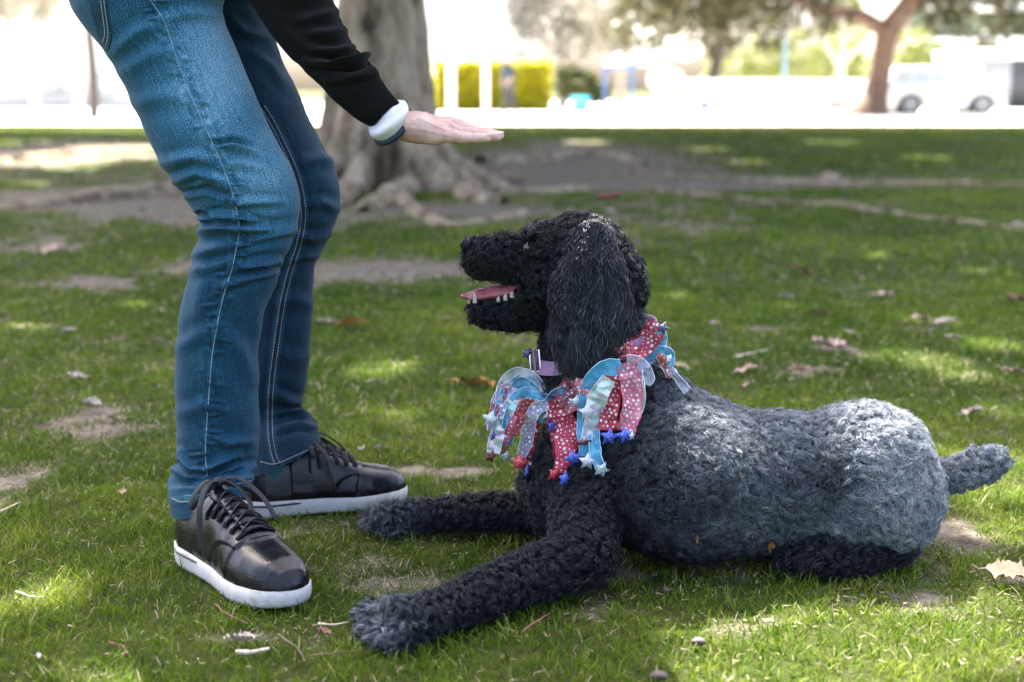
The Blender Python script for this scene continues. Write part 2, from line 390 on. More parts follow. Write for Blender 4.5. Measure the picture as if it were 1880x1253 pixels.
# surface roots, each its own part
ROOTS = [([(820,300),(870,330),(930,352),(1010,352),(1090,345)],[.17,.13,.09,.06,.03]), ([(760,310),(745,345),(700,372),(665,390)],[.16,.15,.12,.05]),
 ([(790,300),(850,345),(880,366),(925,372)],[.13,.14,.12,.06]), ([(560,320),(440,335),(330,352),(200,362),(60,380),(-60,392)],[.15,.12,.11,.10,.08,.06]),
 ([(880,300),(980,296),(1060,285),(1130,290),(1180,305)],[.12,.12,.13,.10,.05]), ([(1180,345),(1350,368),(1520,378),(1640,392),(1760,408),(1900,425)],[.02,.028,.034,.038,.03,.02]),
 ([(1150,318),(1320,330),(1500,336),(1700,338),(1900,342)],[.02,.03,.04,.045,.04]), ([(640,330),(610,372),(560,392),(480,398)],[.14,.10,.07,.03]),
 ([(520,300),(380,285),(240,282),(90,290),(-40,300)],[.14,.12,.12,.10,.06]), ([(700,340),(780,400),(860,412),(960,392)],[.07,.06,.05,.03])]
for pts, rad in ROOTS:
    g = np.array([PZ(u, v, 0.0) for u, v in pts]); L = 60; c = spline(g, L); rr = np.interp(np.linspace(0, 1, L), np.linspace(0, 1, len(rad)), rad)
    c[:, 2] = -rr * .38 + .02 * n2(np.arange(L) * .11, rr * 0, 1, 2, 9); c += .05 * np.stack([n2(np.arange(L) * .2, 0, 1, 2, 3), n2(np.arange(L) * .2, 3, 1, 2, 4), 0 * rr], -1)
    V, Q = tube(c, rr, 18); V += .42 * fbm(V, 6, 4, 5)[:, None] * rr.repeat(18)[:, None] * np.array([1, 1, .8])
    trl(link('root', mesh_np('root', V, Q), m_bark, tree))
# limbs
m = MB(); lb = Z(.1, 0, 4.3); rg = np.random.default_rng(5)
for k in range(9):
    a = k / 9 * 2 * np.pi + .3; L = rg.uniform(8, 12)
    e = lb + np.array([math.cos(a) * L, math.sin(a) * L, rg.uniform(2.0, 3.5)]); mid = lb + (e - lb) * .5 + np.array([0, 0, rg.uniform(.6, 1.4)])
    c = spline([lb - [0, 0, .3], mid, e], 24)
    trl(MB().tube(c, np.linspace(.24, .05, 24), 10).build('limb', m_bark, tree))
# crown: leaf clusters, gaps where the sun comes through
HOLES = [(690,672,.075),(672,690,.05),(1392,1150,.10),(1420,1165,.05),(1565,1243,.12),(1262,1232,.09),(28,1085,.09),(60,1070,.04),(1690,662,.10),(1745,690,.10),(1640,655,.05),(1835,640,.10),
 (1862,858,.09),(1850,905,.09),(1755,1112,.05),(1830,1165,.07),(1665,592,.05),(1740,596,.06),(1010,1252,.03),(760,770,.03),(700,760,.03),(600,1230,.02),(890,1235,.03),(1560,560,.04),
 (1870,1150,.06),(1240,545,.05),(1480,470,.06),(170,287,.95),(90,300,.7),(15,262,.6),(235,272,.8),(60,335,.25),(135,310,.3),(330,300,.3),(1300,275,.25),(1530,262,.4),(1080,262,.35),(1700,290,.3),(640,1120,.02),(1130,425,.07),(980,240,.3),(1380,300,.2),(1790,380,.12),(940,1015,.02),(405,1245,.03),(1330,1218,.04),(1450,1192,.03),(1485,1240,.045),(1620,1200,.04),(1705,1182,.05),(1785,1232,.05),(1862,1210,.05),(1872,1000,.06),(130,1242,.03),(205,1215,.02),(1150,1240,.03),(1228,1200,.02),(1580,1130,.03),(1810,1085,.04),(1540,820,.03),(1830,760,.05),(1780,900,.04),(1420,560,.05),(1600,470,.07),(1800,500,.08),(1250,480,.05),(240,560,.05),(60,600,.05),(150,860,.03)]
hc = [(PZ(u, v), r) for u, v, r in HOLES]
rg = np.random.default_rng(11)
NL = 330000
sx = rg.uniform(-15, 15, NL); sy = rg.uniform(-3, 31, NL); pz = 5.6 + 3.6 * rg.random(NL)
px = sx + SD.x / SD.z * pz; py = sy + SD.y / SD.z * pz
lim = 28.4 + .9 * n2(sx, 0 * sx, .35, 3, 71) + np.where(sx < -5.2, -2.0, 0)
keep = (sy < lim) & (np.abs(sx + .0) < 1.3 + .44 * np.maximum(sy, 0) + .5 * n2(sx * 0, sy, .5, 2, 72)) & (sy > .9)
Pc = np.stack([px, py, pz], -1)[keep]; size = rg.uniform(.24, .40, len(Pc))
for c, r in hc:
    q = Pc - c; tt = q @ np.array(SD); d = np.linalg.norm(q - tt[:, None] * np.array(SD), axis=1)
    k_ = d > r + size * .22; Pc = Pc[k_]; size = size[k_]
V, Q = quads(Pc, size, rg, .8)
me = mesh_np('crown', V, Q); attr(me, 'tone', np.repeat(rg.random(len(Pc)), 4))
m_can = leafmat('tree leaves', (.03, .06, .012), (.07, .12, .025), .25)
trl(link('crown', me, m_can, tree, smooth=False)); print('crown', len(Pc))
# ================================================================ FAR BACKGROUND (beyond the shade)
def place(o, par): o.parent = par; o.matrix_parent_inverse = par.matrix_basis.inverted(); return o
def crownmesh(name, blobs, n, size, rg, mat, par, flat=.7):
    """leaves spread through a few overlapping clumps"""
    pts = []; vol = np.array([b[3] ** 3 for b in blobs]); cnt = (n * vol / vol.sum()).astype(int) + 20
    for (x, y, z, r), k in zip(blobs, cnt):
        d = rg.normal(size=(k, 3)); d /= np.linalg.norm(d, axis=1)[:, None]; rr = r * rg.uniform(.35, 1.08, k)[:, None] ** .6
        q = d * rr * [1, 1, flat] + [x, y, z]; q = q[fbm(q, 2.2 / r, 2, int(x * 7) & 31) > -.22]; pts.append(q)
    pts = np.concatenate(pts); V, Q = quads(pts, size * rg.uniform(.6, 1.3, len(pts)), rg, .7)
    me = mesh_np(name, V, Q); attr(me, 'tone', np.repeat(rg.random(len(pts)), 4)); return place(link(name, me, mat, par, smooth=False), par)
m_olive = leafmat('olive leaves', (.035, .045, .012), (.11, .12, .03), .2); m_pine = leafmat('pine needles', (.028, .030, .007), (.095, .088, .022), .2)
m_yel = leafmat('yellow green leaves', (.26, .25, .004), (.50, .46, .012), .5); m_pale = leafmat('pale grey leaves', (.16, .15, .11), (.34, .32, .26), .3)
m_white_fl = leafmat('white blossom', (.62, .60, .56), (.78, .77, .74), .3); m_lime = leafmat('light green leaves', (.10, .13, .02), (.24, .26, .06), .3)
m_wall = simple('white painted wall', (.76, .75, .72), .8, .04, 2); m_brk = simple('reddish pine bark', (.17, .105, .072), .9, .35, 3, .5); m_gbk = simple('pale bark', (.42, .37, .31), .9, .2, 4, .4)
m_dkb = simple('dark bark', (.07, .055, .045), .9, .3, 4, .4); m_gry = simple('grey metal', (.30, .31, .32), .5, .1, 3); m_drk = simple('dark slat', (.055, .06, .065), .6, .2, 3)
t = NT('window glass'); t.set('Base Color', (.55, .60, .58)).set('Roughness', .12).set('Specular IOR Level', .8); m_gls = t.m
rg = np.random.default_rng(77)
def gp(u, Y): p = P(u, 160, Y); return np.array([p[0], Y, 0.])
def zt(v, Y): return float(P(900, v, Y)[2])
def trunkpath(pts, rad, name, mat, par): return place(MB().tube(spline(pts, 26), np.interp(np.linspace(0, 1, 26), np.linspace(0, 1, len(rad)), rad), 12).build(name, mat, par), par)
def tree_(u, Y, trunk, rad, blobs, n, size, mat, bark, label, cat='tree', name='tree', group=None, limbs=()):
    o = gp(u, Y); e = empty(name, tuple(o), label=label, cat=cat, group=group)
    trunkpath([o + np.array(q) for q in trunk], rad, 'trunk', bark, e)
    for L, r_ in limbs: trunkpath([o + np.array(q) for q in L], r_, 'limb', bark, e)
    crownmesh('crown', [(o[0] + a, o[1] + b, c, d) for a, b, c, d in blobs], n, size, rg, mat, e); return e
# big pine on the right
PYr = 41.0
tree_(1612, PYr, [(-.25, 0, -.1), (-.05, 0, .6), (.1, 0, 1.6), (.25, 0, 2.4), (.9, 0, 3.4), (1.3, 0, 5)], [.62, .36, .31, .34, .26, .2],
      [(-5.2, 0, 4.1, 1.7), (-3.4, 1, 4.3, 1.8), (-6.6, 1, 3.9, 1.3), (-1.7, 0, 4.2, 1.5), (.3, 0, 5.0, 1.6), (2.2, 0, 3.9, 1.4), (4.3, 1, 4.6, 1.6), (1.4, 0, 3.2, .8), (-6.8, 0, 2.55, 1.05), (-4.9, -0.5, 2.65, 1.05), (-3.2, 0, 2.55, 1.05), (-1.9, 0.6, 2.85, 1.05), (1.6, 0.4, 3.05, 0.945), (2.9, 0, 2.75, 1.05), (4.4, 0, 2.95, 1.155), (5.6, 0, 3.25, 1.26), (-.2, 0, 6.6, 3.0), (-4, 0, 6.4, 2.4), (3.8, 0, 6.6, 2.4), (-5.6, -.5, 2.9, .9), (-1.5, 0, 3.0, .8)],
      21000, .24, m_pine, m_brk, 'large pine with forked orange trunk standing beside the white car', limbs=[([(.2, 0, 2.3), (-.6, 0, 2.8), (-1.8, 0, 3.0), (-3.5, 0, 3.8)], [.24, .2, .17, .08]), ([(.9, 0, 3.3), (2.0, 0, 3.6), (3.6, 0, 4.4)], [.2, .14, .06])])
tree_(1302, 53, [(0, 0, -.1), (.05, 0, .9), (.3, 0, 1.9), (.5, 0, 3.4)], [.34, .25, .20, .15], [(-.3, 0, 2.9, .9), (-1.6, 0, 3.1, 1.0), (.2, 0, 4.2, 1.9), (-1.2, 0, 4.6, 1.6), (1.8, 0, 4.5, 1.7), (.3, .5, 2.3, .7), (.9, 0, 3.0, .9)], 4200, .28, m_pine, m_dkb, 'dark tree with low crown just left of the street lamp')
tree_(1542, 50, [(0, 0, -.1), (0, 0, 1.4), (.05, 0, 2.2), (.2, 0, 3.2)], [.20, .17, .13, .07], [(-.5, 0, 2.8, .5), (.6, 0, 2.9, .6), (0, 0, 3.6, .7)], 500, .2, m_lime, m_gbk, 'slim tree with a pale bare forked trunk', limbs=[([(0, 0, 1.5), (-.45, 0, 2.2), (-.9, 0, 2.9)], [.12, .09, .05]), ([(0, 0, 1.6), (.5, 0, 2.1), (.95, 0, 2.5)], [.11, .09, .05])])
tree_(1035, 56, [(0, 0, -.1), (-.1, 0, 1.5), (.2, 0, 3)], [.24, .2, .12], [(-.6, 0, 3.6, 1.6), (1.1, 0, 3.7, 1.6), (2.6, 0, 3.2, 1.5), (.4, 0, 2.6, 1.1), (3.5, 0, 4.3, 1.4), (-1.1, 0, 4.5, 1.3)], 3600, .26, m_pale, m_gbk, 'pale grey leafed tree behind the hedge end')
tree_(1135, 60, [(0, 0, -.1), (.1, 0, 1.5), (0, 0, 3)], [.22, .18, .12], [(-.4, 0, 3.3, 1.5), (1.6, 0, 3.6, 1.5), (.6, 0, 2.4, .9), (2.6, 0, 2.7, 1.0)], 2800, .26, m_pale, m_gbk, 'second pale grey tree behind the blue canopy')
tree_(1222, 46, [(0, 0, -.1), (0, 0, .9), (.1, 0, 1.8)], [.14, .12, .08], [(-.55, 0, 1.9, .55), (.5, 0, 2.1, .6), (0, 0, 1.1, .55), (.75, 0, 2.7, .4), (-.75, 0, 2.5, .4), (.05, 0, .55, .45)], 2600, .16, m_white_fl, m_gbk, 'bright white blossoming tree in full sun')
for u_, Y_, bl, lab in [(1400, 62, [(-1.5, 0, 1.6, 1.2), (0, 0, 2.0, 1.3), (1.5, 0, 1.5, 1.1), (.6, 0, 3.0, 1.2)], 'light green bush behind the street lamp'), (1500, 64, [(-1, 0, 1.7, 1.2), (.8, 0, 2.2, 1.3), (2, 0, 1.4, 1)], 'light green bush between the lamp and the pine'),
                    (1700, 60, [(-1.6, 0, 1.6, 1.2), (0, 0, 1.9, 1.2), (1.4, 0, 1.5, 1.1), (-.6, 0, 2.8, .9)], 'light green bush behind the white car'), (1062, 50, [(0, 0, .9, .8), (.6, 0, .7, .6), (-.3, 0, 1.3, .5)], 'dark round bush beside the blue canopy')]:
    o = gp(u_, Y_); e = empty('bush', tuple(o), label=lab, cat='bush')
    trunkpath([o + [0, 0, -.1], o + [.05, 0, .8]], [.08, .05], 'stem', m_dkb, e); crownmesh('foliage', [(o[0] + a, o[1] + b, c, d) for a, b, c, d in bl], 2200, .22, rg, m_olive if 'dark' in lab else m_lime, e)
# left side: slim trunks and a hazy tree
tree_(170, 36, [(0, 0, -.1), (.03, 0, 1.2), (-.02, 0, 2.6), (.1, 0, 4.2)], [.15, .12, .11, .08], [(-.6, 0, 4.0, 1.0), (.8, 0, 4.4, 1.2)], 900, .22, m_pale, m_dkb, 'thin dark trunk behind the standing legs')
tree_(140, 40, [(0, 0, -.1), (.05, 0, 1.3), (.1, 0, 2.6), (.05, 0, 4.2)], [.13, .11, .09, .08], [(-.4, 0, 3.4, .7), (-1.4, 0, 3.5, .9)], 900, .22, m_pale, m_gbk, 'thin grey trunk left of the dark one')
tree_(62, 50, [(0, 0, -.1), (0, 0, 1.6), (-.1, 0, 2.6)], [.16, .13, .1], [(-.2, 0, 3.3, .9), (.8, 0, 3.9, 1.0), (-1.2, 0, 3.9, 1.0), (-.1, 0, 2.4, .5)], 2200, .2, m_pale, m_gbk, 'pale loose tree in front of the far white house at left')
# hedge
def hedge(u0, u1, Y, vtop, label):
    a, b = gp(u0, Y), gp(u1, Y); H = zt(vtop, Y); n = 9000; e = empty('hedge', tuple((a + b) / 2), label=label, cat='hedge')
    p = np.stack([rg.uniform(a[0], b[0], n), Y + rg.uniform(0, 1.0, n), rg.uniform(0, H, n)], -1); k = rg.random(n) < .5; p[k, 1] = Y + rg.uniform(-.05, .12, k.sum()); p += .05 * rg.normal(size=p.shape); p[:, 2] = np.maximum(p[:, 2], .02)
    V, Q = quads(p, .16 * rg.uniform(.6, 1.3, n), rg, .8); me = mesh_np('foliage', V, Q); attr(me, 'tone', np.repeat(rg.random(n), 4)); place(link('foliage', me, m_yel, e, smooth=False), e)
    place(MB().box((a[0] + .1, Y + .2, 0), (b[0] - .1, Y + .8, H - .12)).build('branches', m_dkb, e, smooth=False), e)
hedge(800, 1010, 48, 116, 'clipped yellow green hedge in bright sun')
# white house above the hedge
def house(u0, u1, Y, vtop, name, label, win=(), veave=104, depth=8, door=None):
    a, b = gp(u0, Y), gp(u1, Y); H = zt(vtop, Y); e = empty(name, tuple((a + b) / 2), label=label, cat='building')
    place(MB().box((a[0], Y, 0), (b[0], Y + depth, H)).build('wall', m_wall, e, smooth=False), e)
    place(MB().box((a[0] - .3, Y - .4, H), (b[0] + .3, Y + depth + .3, H + .22)).build('roof', m_wall, e, smooth=False), e)
    for (x0, x1, v0, v1) in win:
        A_, B_ = gp(x0, Y)[0], gp(x1, Y)[0]; z1, z0 = zt(v0, Y), max(zt(v1, Y), .1)
        f = place(MB().box((A_ - .06, Y - .05, z0 - .06), (B_ + .06, Y + .04, z1 + .06)).build('window', m_gry, e, smooth=False), e); g_ = MB().box((A_, Y - .065, z0), (B_, Y - .052, z1)).build('pane', m_gls, f, smooth=False); g_.matrix_parent_inverse = (f.parent.matrix_basis).inverted() @ Matrix.Identity(4) if False else Matrix.Identity(4)
    return e
house(776, 992, 56, -60, 'white_house', 'white house wall rising above the yellow green hedge', [(800, 965, 100, 116)])
house(-260, 250, 58, -60, 'white_house', 'far white house with blue windows at left', [(68, 108, 132, 172), (112, 132, 140, 170), (178, 204, 138, 178), (20, 40, 60, 110)])
# glass fronted building on the right
m_fac = simple('grey green facade', (.20, .21, .17), .7, .1, 2)
t = NT('tinted facade glass'); t.set('Base Color', (.10, .13, .08)).set('Roughness', .15); m_tg = t.m
Yb = 68; a, b = gp(1668, Yb), gp(2150, Yb); e = empty('glass_building', tuple((a + b) / 2), label='long glass fronted building with pale frames behind the garage', cat='building')
H = zt(-80, Yb); place(MB().box((a[0], Yb + .4, 0), (b[0], Yb + 9, H)).build('wall', m_fac, e, smooth=False), e)
nb = 14; W_ = (b[0] - a[0]) / nb
for i in range(nb):
    for (v0, v1) in ((-60, 8), (22, 66), (84, 150)):
        place(MB().box((a[0] + i * W_ + .14, Yb + .30, zt(v1, Yb)), (a[0] + (i + 1) * W_ - .14, Yb + .398, zt(v0, Yb))).build('window', m_tg, e, smooth=False), e)
for v in (15, 75): place(MB().box((a[0], Yb - .2, zt(v, Yb) - .14), (b[0], Yb + .29, zt(v, Yb) + .14)).build('balcony', m_wall, e, smooth=False), e)
# garage
Yg_ = 54; a, b = gp(1782, Yg_), gp(2030, Yg_); e = empty('garage', tuple((a + b) / 2), label='white framed garage with dark slatted door right of the car', cat='garage')
H = zt(90, Yg_); zd = zt(108, Yg_)
place(MB().box((a[0], Yg_ + .3, 0), (b[0], Yg_ + 5, H)).box((a[0], Yg_, 0), (a[0] + .42, Yg_ + .3, zd)).box((a[0], Yg_, zd), (b[0], Yg_ + .3, H)).build('wall', m_wall, e, smooth=False), e)
mm = MB(); x = a[0] + .44; k = 0
while x < b[0] - .5: mm.box((x, Yg_ + .12, .02), (x + .26, Yg_ + .2 + .03 * (k % 2), zd - .02), 0 if k < 4 else 1); x += .275; k += 1
place(mm.build('door', [m_gry, m_drk], e, smooth=False), e)
# low white wall, pillars, bollards
Yw = 50; a, b = gp(1262, Yw), gp(1592, Yw); e = place_ = MB().box((a[0], Yw, 0), (b[0], Yw + .25, zt(149, Yw))).box((a[0] - .03, Yw - .03, zt(149, Yw)), (b[0] + .03, Yw + .28, zt(149, Yw) + .06)).build('garden_wall', m_wall, smooth=False, label='low white wall between the street lamp and the pine', cat='wall')
for u_, Y_, v_, w_, lab in [(828, 44, 118, .12, 'white gate pillar at the left end of the hedge'), (892, 46, 108, .09, 'slim white pillar in front of the hedge')]:
    o = gp(u_, Y_); H = zt(v_, Y_); MB().tube([o, o + [0, 0, H * .97]], w_, 16).tube([o + [0, 0, H * .97], o + [0, 0, H]], w_ * 1.35, 16).tube([o, o + [0, 0, .12]], w_ * 1.4, 16).build('pillar', m_wall, label=lab, cat='pillar')
# street lamp (blue white)
m_blu = simple('pale blue paint', (.25, .42, .62), .5, .1, 4); m_blu2 = simple('bright blue plastic', (.07, .13, .32), .5, .15, 4); m_cy = simple('cyan plastic', (.05, .45, .62), .5, .1, 4)
Yl = 42; o = gp(1440, Yl); e = empty('street_lamp', tuple(o), label='pale blue street lamp with a box shaped head', cat='street lamp')
Hl = zt(62, Yl); place(MB().tube([o, o + [0, 0, .5]], [.09, .08], 12).tube([o + [0, 0, .5], o + [0, 0, Hl]], [.06, .05], 12).build('pole', m_blu, e), e)
place(MB().box((o[0] - .75, Yl - .14, Hl - .02), (o[0] + .12, Yl + .14, Hl + .26)).build('lamp_head', m_wall, e, smooth=False), e); place(MB().box((o[0] - .70, Yl - .11, Hl - .05), (o[0] - .1, Yl + .11, Hl - .021)).build('lamp_glass', m_blu, e, smooth=False), e)
# blue canopy with posts, bins
Yc = 49; o = gp(1135, Yc); e = empty('canopy', tuple(o), label='small blue canopy on two blue posts', cat='canopy'); zc = zt(120, Yc)
mm = MB(); mm.add([[o[0] - .5, Yc - .5, zc], [o[0] + .5, Yc - .5, zc], [o[0] + .5, Yc + .5, zc], [o[0] - .5, Yc + .5, zc], [o[0], Yc, zc + .42]], [[0, 1, 4], [1, 2, 4], [2, 3, 4], [3, 0, 4]]); mm.box((o[0] - .51, Yc - .51, zc - .14), (o[0] + .51, Yc + .51, zc - .002)); place(mm.build('cover', m_blu2, e, smooth=False), e)
for dx in (-.45, .45): place(MB().tube([o + [dx, 0, 0], o + [dx, 0, zc - .1]], .06, 10).build('post', m_blu2, e), e)
def bin_(u, Y, h, w_, mat, lab):
    o = gp(u, Y); e = empty('bin', tuple(o), label=lab, cat='bin'); mm = MB(); pr = [(.0, .86), (h * .9, 1.0)]
    V = np.array([[o[0] + sx_ * w_ / 2 * s_, Y + sy_ * w_ / 2 * s_, z_] for z_, s_ in pr for sx_, sy_ in ((-1, -1), (1, -1), (1, 1), (-1, 1))]); mm.add(V, [[0, 1, 5, 4], [1, 2, 6, 5], [2, 3, 7, 6], [3, 0, 4, 7], [0, 3, 2, 1]]); place(mm.build('body', mat, e, smooth=False), e)
    place(MB().box((o[0] - w_ * .54, Y - w_ * .54, h * .9), (o[0] + w_ * .54, Y + w_ * .54, h)).build('lid', mat, e, smooth=False), e)
bin_(1066, 46, .55, .55, m_cy, 'cyan bin left of the blue canopy'); bin_(1293, 48, .42, .3, m_blu2, 'small blue bin near the left end of the low white wall'); bin_(1206, 47.3, .5, .28, m_blu2, 'small blue bin at the foot of the white blossoming tree')
# walking person far off
o = gp(932, 41.5); e = empty('person', tuple(o), label='distant person walking in a white sun hat and blue top', cat='person'); K = lambda x, y, z: o + np.array([x, y, z])
ps = SDF(.04); ps.chain([K(.02, 0, .95), K(.0, 0, 1.25), K(-.03, 0, 1.42)], [.12, .14, .10]).cone(K(-.04, 0, 1.5), K(-.05, 0, 1.62), .06, .09).cone(K(-.14, 0, 1.60), K(-.14, 0, 1.58), .015, .015, k=.02)
ps.chain([K(.03, -.08, .9), K(-.06, -.08, .5), K(-.12, -.08, .06), K(-.22, -.08, .04)], [.09, .06, .045, .035]).chain([K(.03, .08, .9), K(.12, .08, .5), K(.26, .08, .10), K(.18, .08, .04)], [.09, .06, .045, .035])
ps.chain([K(0, -.18, 1.36), K(.08, -.22, 1.08), K(-.04, -.22, .88)], [.05, .042, .03]).chain([K(0, .18, 1.36), K(-.08, .22, 1.1), K(-.2, .2, .95)], [.05, .042, .03])
V, Q = ps.mesh(.025); place(link('body', mesh_np('body', V, Q), m_skin if 'm_skin' in globals() else simple('far skin', (.4, .25, .18)), e), e)
tp_ = SDF(.05); tp_.chain([K(.02, 0, .82), K(.0, 0, 1.25), K(-.03, 0, 1.40)], [.17, .17, .13]).cone(K(0, -.17, 1.34), K(.07, -.22, 1.1), .065, .06).cone(K(0, .17, 1.34), K(-.07, .22, 1.12), .065, .06); V, Q = tp_.mesh(.025); place(link('top', mesh_np('top', V, Q), simple('blue cloth', (.006, .022, .045)), e), e)
tp_ = SDF(.03); tp_.chain([K(.03, -.08, .88), K(-.05, -.08, .52), K(-.10, -.08, .2)], [.12, .09, .065]).chain([K(.03, .08, .88), K(.11, .08, .52), K(.22, .08, .22)], [.12, .09, .065]); V, Q = tp_.mesh(.025, lambda p: tp_(p)); place(link('trousers', mesh_np('trousers', V, Q), simple('slate cloth', (.004, .006, .010)), e), e)
hv = SDF(.02); hv.cone(K(-.05, 0, 1.69), K(-.05, 0, 1.72), .11, .09).cone(K(-.05, 0, 1.66), K(-.05, 0, 1.665), .20, .20, sc=np.array([1, 1, .12])); V, Q = hv.mesh(.015); place(link('hat', mesh_np('hat', V, Q), m_wall, e), e)
# white car
def car(u0, u1, Y, name, label):
    x0, x1 = gp(u0, Y)[0], gp(u1, Y)[0]; L = x1 - x0; Hh = zt(123, Y); k_ = Hh / 1.62
    e = empty(name, ((x0 + x1) / 2, Y, 0.05), label=label, cat='car'); W2 = .92
    t = NT('white car paint'); t.set('Base Color', (.78, .78, .77)).set('Roughness', .25); t.b.inputs['Coat Weight'].default_value = .6
    # side outline (rear at left, nose at right), f = share of the length
    prof = [(0.0, .55, .98), (.0, .95, 1), (.02, 1.08, .98), (.035, 1.52, .86), (.09, 1.60, .80), (.30, 1.62, .79), (.46, 1.56, .80), (.53, 1.40, .84), (.62, 1.12, .95), (.80, 1.02, .97), (.93, .90, .95), (.985, .74, .93), (1.0, .50, .92), (.99, .30, .93)]
    lo_ = [(.99, .27), (.92, .24), (.5, .24), (.1, .26), (.0, .36)]
    mm = MB(); top_ = prof; n = len(top_); ys_ = [-1, -.93, -.5, 0, .5, .93, 1]; V = []
    for f_, z, ws in top_:
        for y in ys_: V.append([x0 + f_ * L + (.0 if abs(y) < .94 else 0), Y + y * W2 * ws, z * k_ - (.035 if abs(y) == 1 else 0)])
    m_ = len(ys_); i = (np.arange(n - 1)[:, None] * m_ + np.arange(m_ - 1)[None]).ravel(); mm.add(V, np.stack([i, i + m_, i + m_ + 1, i + 1], -1))
    for sg, ix in ((-1, 0), (1, m_ - 1)):           # side panels: fan from the outline to the sill, with wheel arches
        xs2 = np.linspace(0, 1, 60); tz = np.interp(xs2, *zip(*[(q[0], q[1]) for q in [(0, .95), (.02, 1.08), (.035, 1.5), (.09, 1.58), (.30, 1.60), (.46, 1.54), (.53, 1.38), (.62, 1.10), (.80, 1.0), (.93, .88), (.985, .72), (1, .5)]])); bz = np.full(60, .26)
        for wc_ in (.19, .80): dd = np.abs(xs2 - wc_) * L; bz = np.maximum(bz, np.where(dd < .42, .36 + np.sqrt(np.maximum(.42 ** 2 - dd ** 2, 0)) / 1.0, 0))
        V = []
        for a_, (f_, t_, b_) in enumerate(zip(xs2, tz, bz)):
            for q in (0, .35, .6, 1): zq = b_ + (min(.98, t_) - b_) * q if q < 1 else t_; ws = 1.0 - .17 * max(0, (zq - .98)) / .6; V.append([x0 + f_ * L, Y + sg * W2 * (ws + (.012 if q == .35 else 0)), zq * k_ - .03])
        i = (np.arange(59)[:, None] * 4 + np.arange(3)[None]).ravel(); q4 = np.stack([i, i + 4, i + 5, i + 1], -1); mm.add(V, q4 if sg < 0 else q4[:, ::-1])
    place(mm.build('body', t.m, e, smooth=False), e)
    for sg in (-1, 1):
        for (fa, fb, fc, fd) in ((.06, .20, .19, .085), (.215, .36, .35, .215), (.375, .56, .47, .375)):
            z0, z1 = 1.03 * k_, 1.46 * k_; yy = lambda z: Y + sg * (W2 * (1 - .17 * (z / k_ - .98) / .6) + .012)
            w_ = MB().add([[x0 + fa * L, yy(z0), z0], [x0 + fb * L, yy(z0), z0], [x0 + fc * L, yy(z1), z1], [x0 + fd * L, yy(z1), z1]], [[0, 1, 2, 3]]).build('window', m_gls, e, smooth=False); place(w_, e)
    for f_ in (.19, .80):
        for sg in (-1, 1):
            c = np.array([x0 + f_ * L, Y + sg * (W2 - .11), .335]); wh = place(MB().tube([c + [0, -.11, 0], c + [0, .11, 0]], .335, 28, up=(1, 0, 0)).build('wheel', simple('tyre', (.03, .03, .032), .8), e), e)
            r_ = MB().tube([c + [0, sg * .112, 0], c + [0, sg * .122, 0]], .21, 20, up=(1, 0, 0)); [r_.box((c[0] - .02, c[1] + sg * .122 - .004, c[2] - .2), (c[0] + .02, c[1] + sg * .122 + .006, c[2] + .2)) for _ in (0,)]
            rr_ = r_.build('rim', m_gry, wh); rr_.matrix_parent_inverse = Matrix.Identity(4)
    for sg in (-1, 1):
        place(MB().box((x1 - .06 * L, Y + sg * .75 - .14, .66 * k_), (x1 - .012 * L, Y + sg * .75 + .14, .80 * k_)).build('headlight', m_gls, e, smooth=False), e)
        place(MB().box((x0 - .01, Y + sg * .78 - .09, .9 * k_), (x0 + .04, Y + sg * .78 + .09, 1.15 * k_)).build('tail_light', simple('red lens', (.35, .02, .02), .3), e, smooth=False), e)
    return e
car(1618, 1830, 42.5, 'parked_car', 'white sport utility car parked in the sun beside the pine')

# ================================================================ DOG
PXM = 1160.0
def DY(u, v, Y): return P(u, v, Y)
BODY, RUMP, HEAD, MUZ, JAW, EAR, LEG, PAW, TAIL, HIND, NECK, EARF = range(12)
s = SDF(.035)
px_ = lambda *r: [x / PXM for x in r]
s.chain([DY(1065, 872, 2.26), PZ(1250, 884, .142), PZ(1410, 890, .122), PZ(1590, 876, .140)], px_(96, 125, 115, 120), BODY, .05)
s.cone(PZ(1590, 876, .140), PZ(1640, 925, .105), *px_(122, 80), RUMP, .04)
s.cone(PZ(1555, 905, .112) + [0, -.050, 0], PZ(1618, 902, .112) + [0, -.040, 0], *px_(80, 84), RUMP, .010)   # haunch
s.cone(PZ(1270, 880, .13) + [0, -.02, 0], PZ(1290, 915, .11) + [0, -.02, 0], *px_(98, 84), BODY, .04)            # rib cage
s.chain([DY(1060, 900, 2.26), DY(1150, 760, 2.27), DY(1095, 680, 2.27), DY(1092, 600, 2.27)], px_(95, 96, 92, 84), NECK, .05)
s.cone(DY(1180, 790, 2.27), DY(1250, 830, 2.27), *px_(80, 110), BODY, .06)
# head
s.cone(DY(1072, 492, 2.27), DY(1105, 520, 2.27), *px_(80, 72), HEAD, .03)
s.cone(DY(1010, 466, 2.27), DY(1050, 478, 2.27), *px_(48, 72), HEAD, .03)
s.cone(DY(985, 452, 2.245), DY(985, 452, 2.295), *px_(26, 26), HEAD, .02)            # brow
s.chain([DY(880, 471, 2.265), DY(930, 473, 2.27), DY(1000, 500, 2.27)], px_(34, 38, 52), MUZ, .02)
s.cone(DY(880, 478, 2.245), DY(880, 478, 2.29), *px_(22, 22), MUZ, .015)
s.chain([DY(888, 568, 2.27), DY(935, 569, 2.27), DY(1010, 558, 2.27)], px_(30, 35, 50), JAW, .012)
s.cone(DY(960, 545, 2.245), DY(1010, 520, 2.235), *px_(24, 40), JAW, .02)
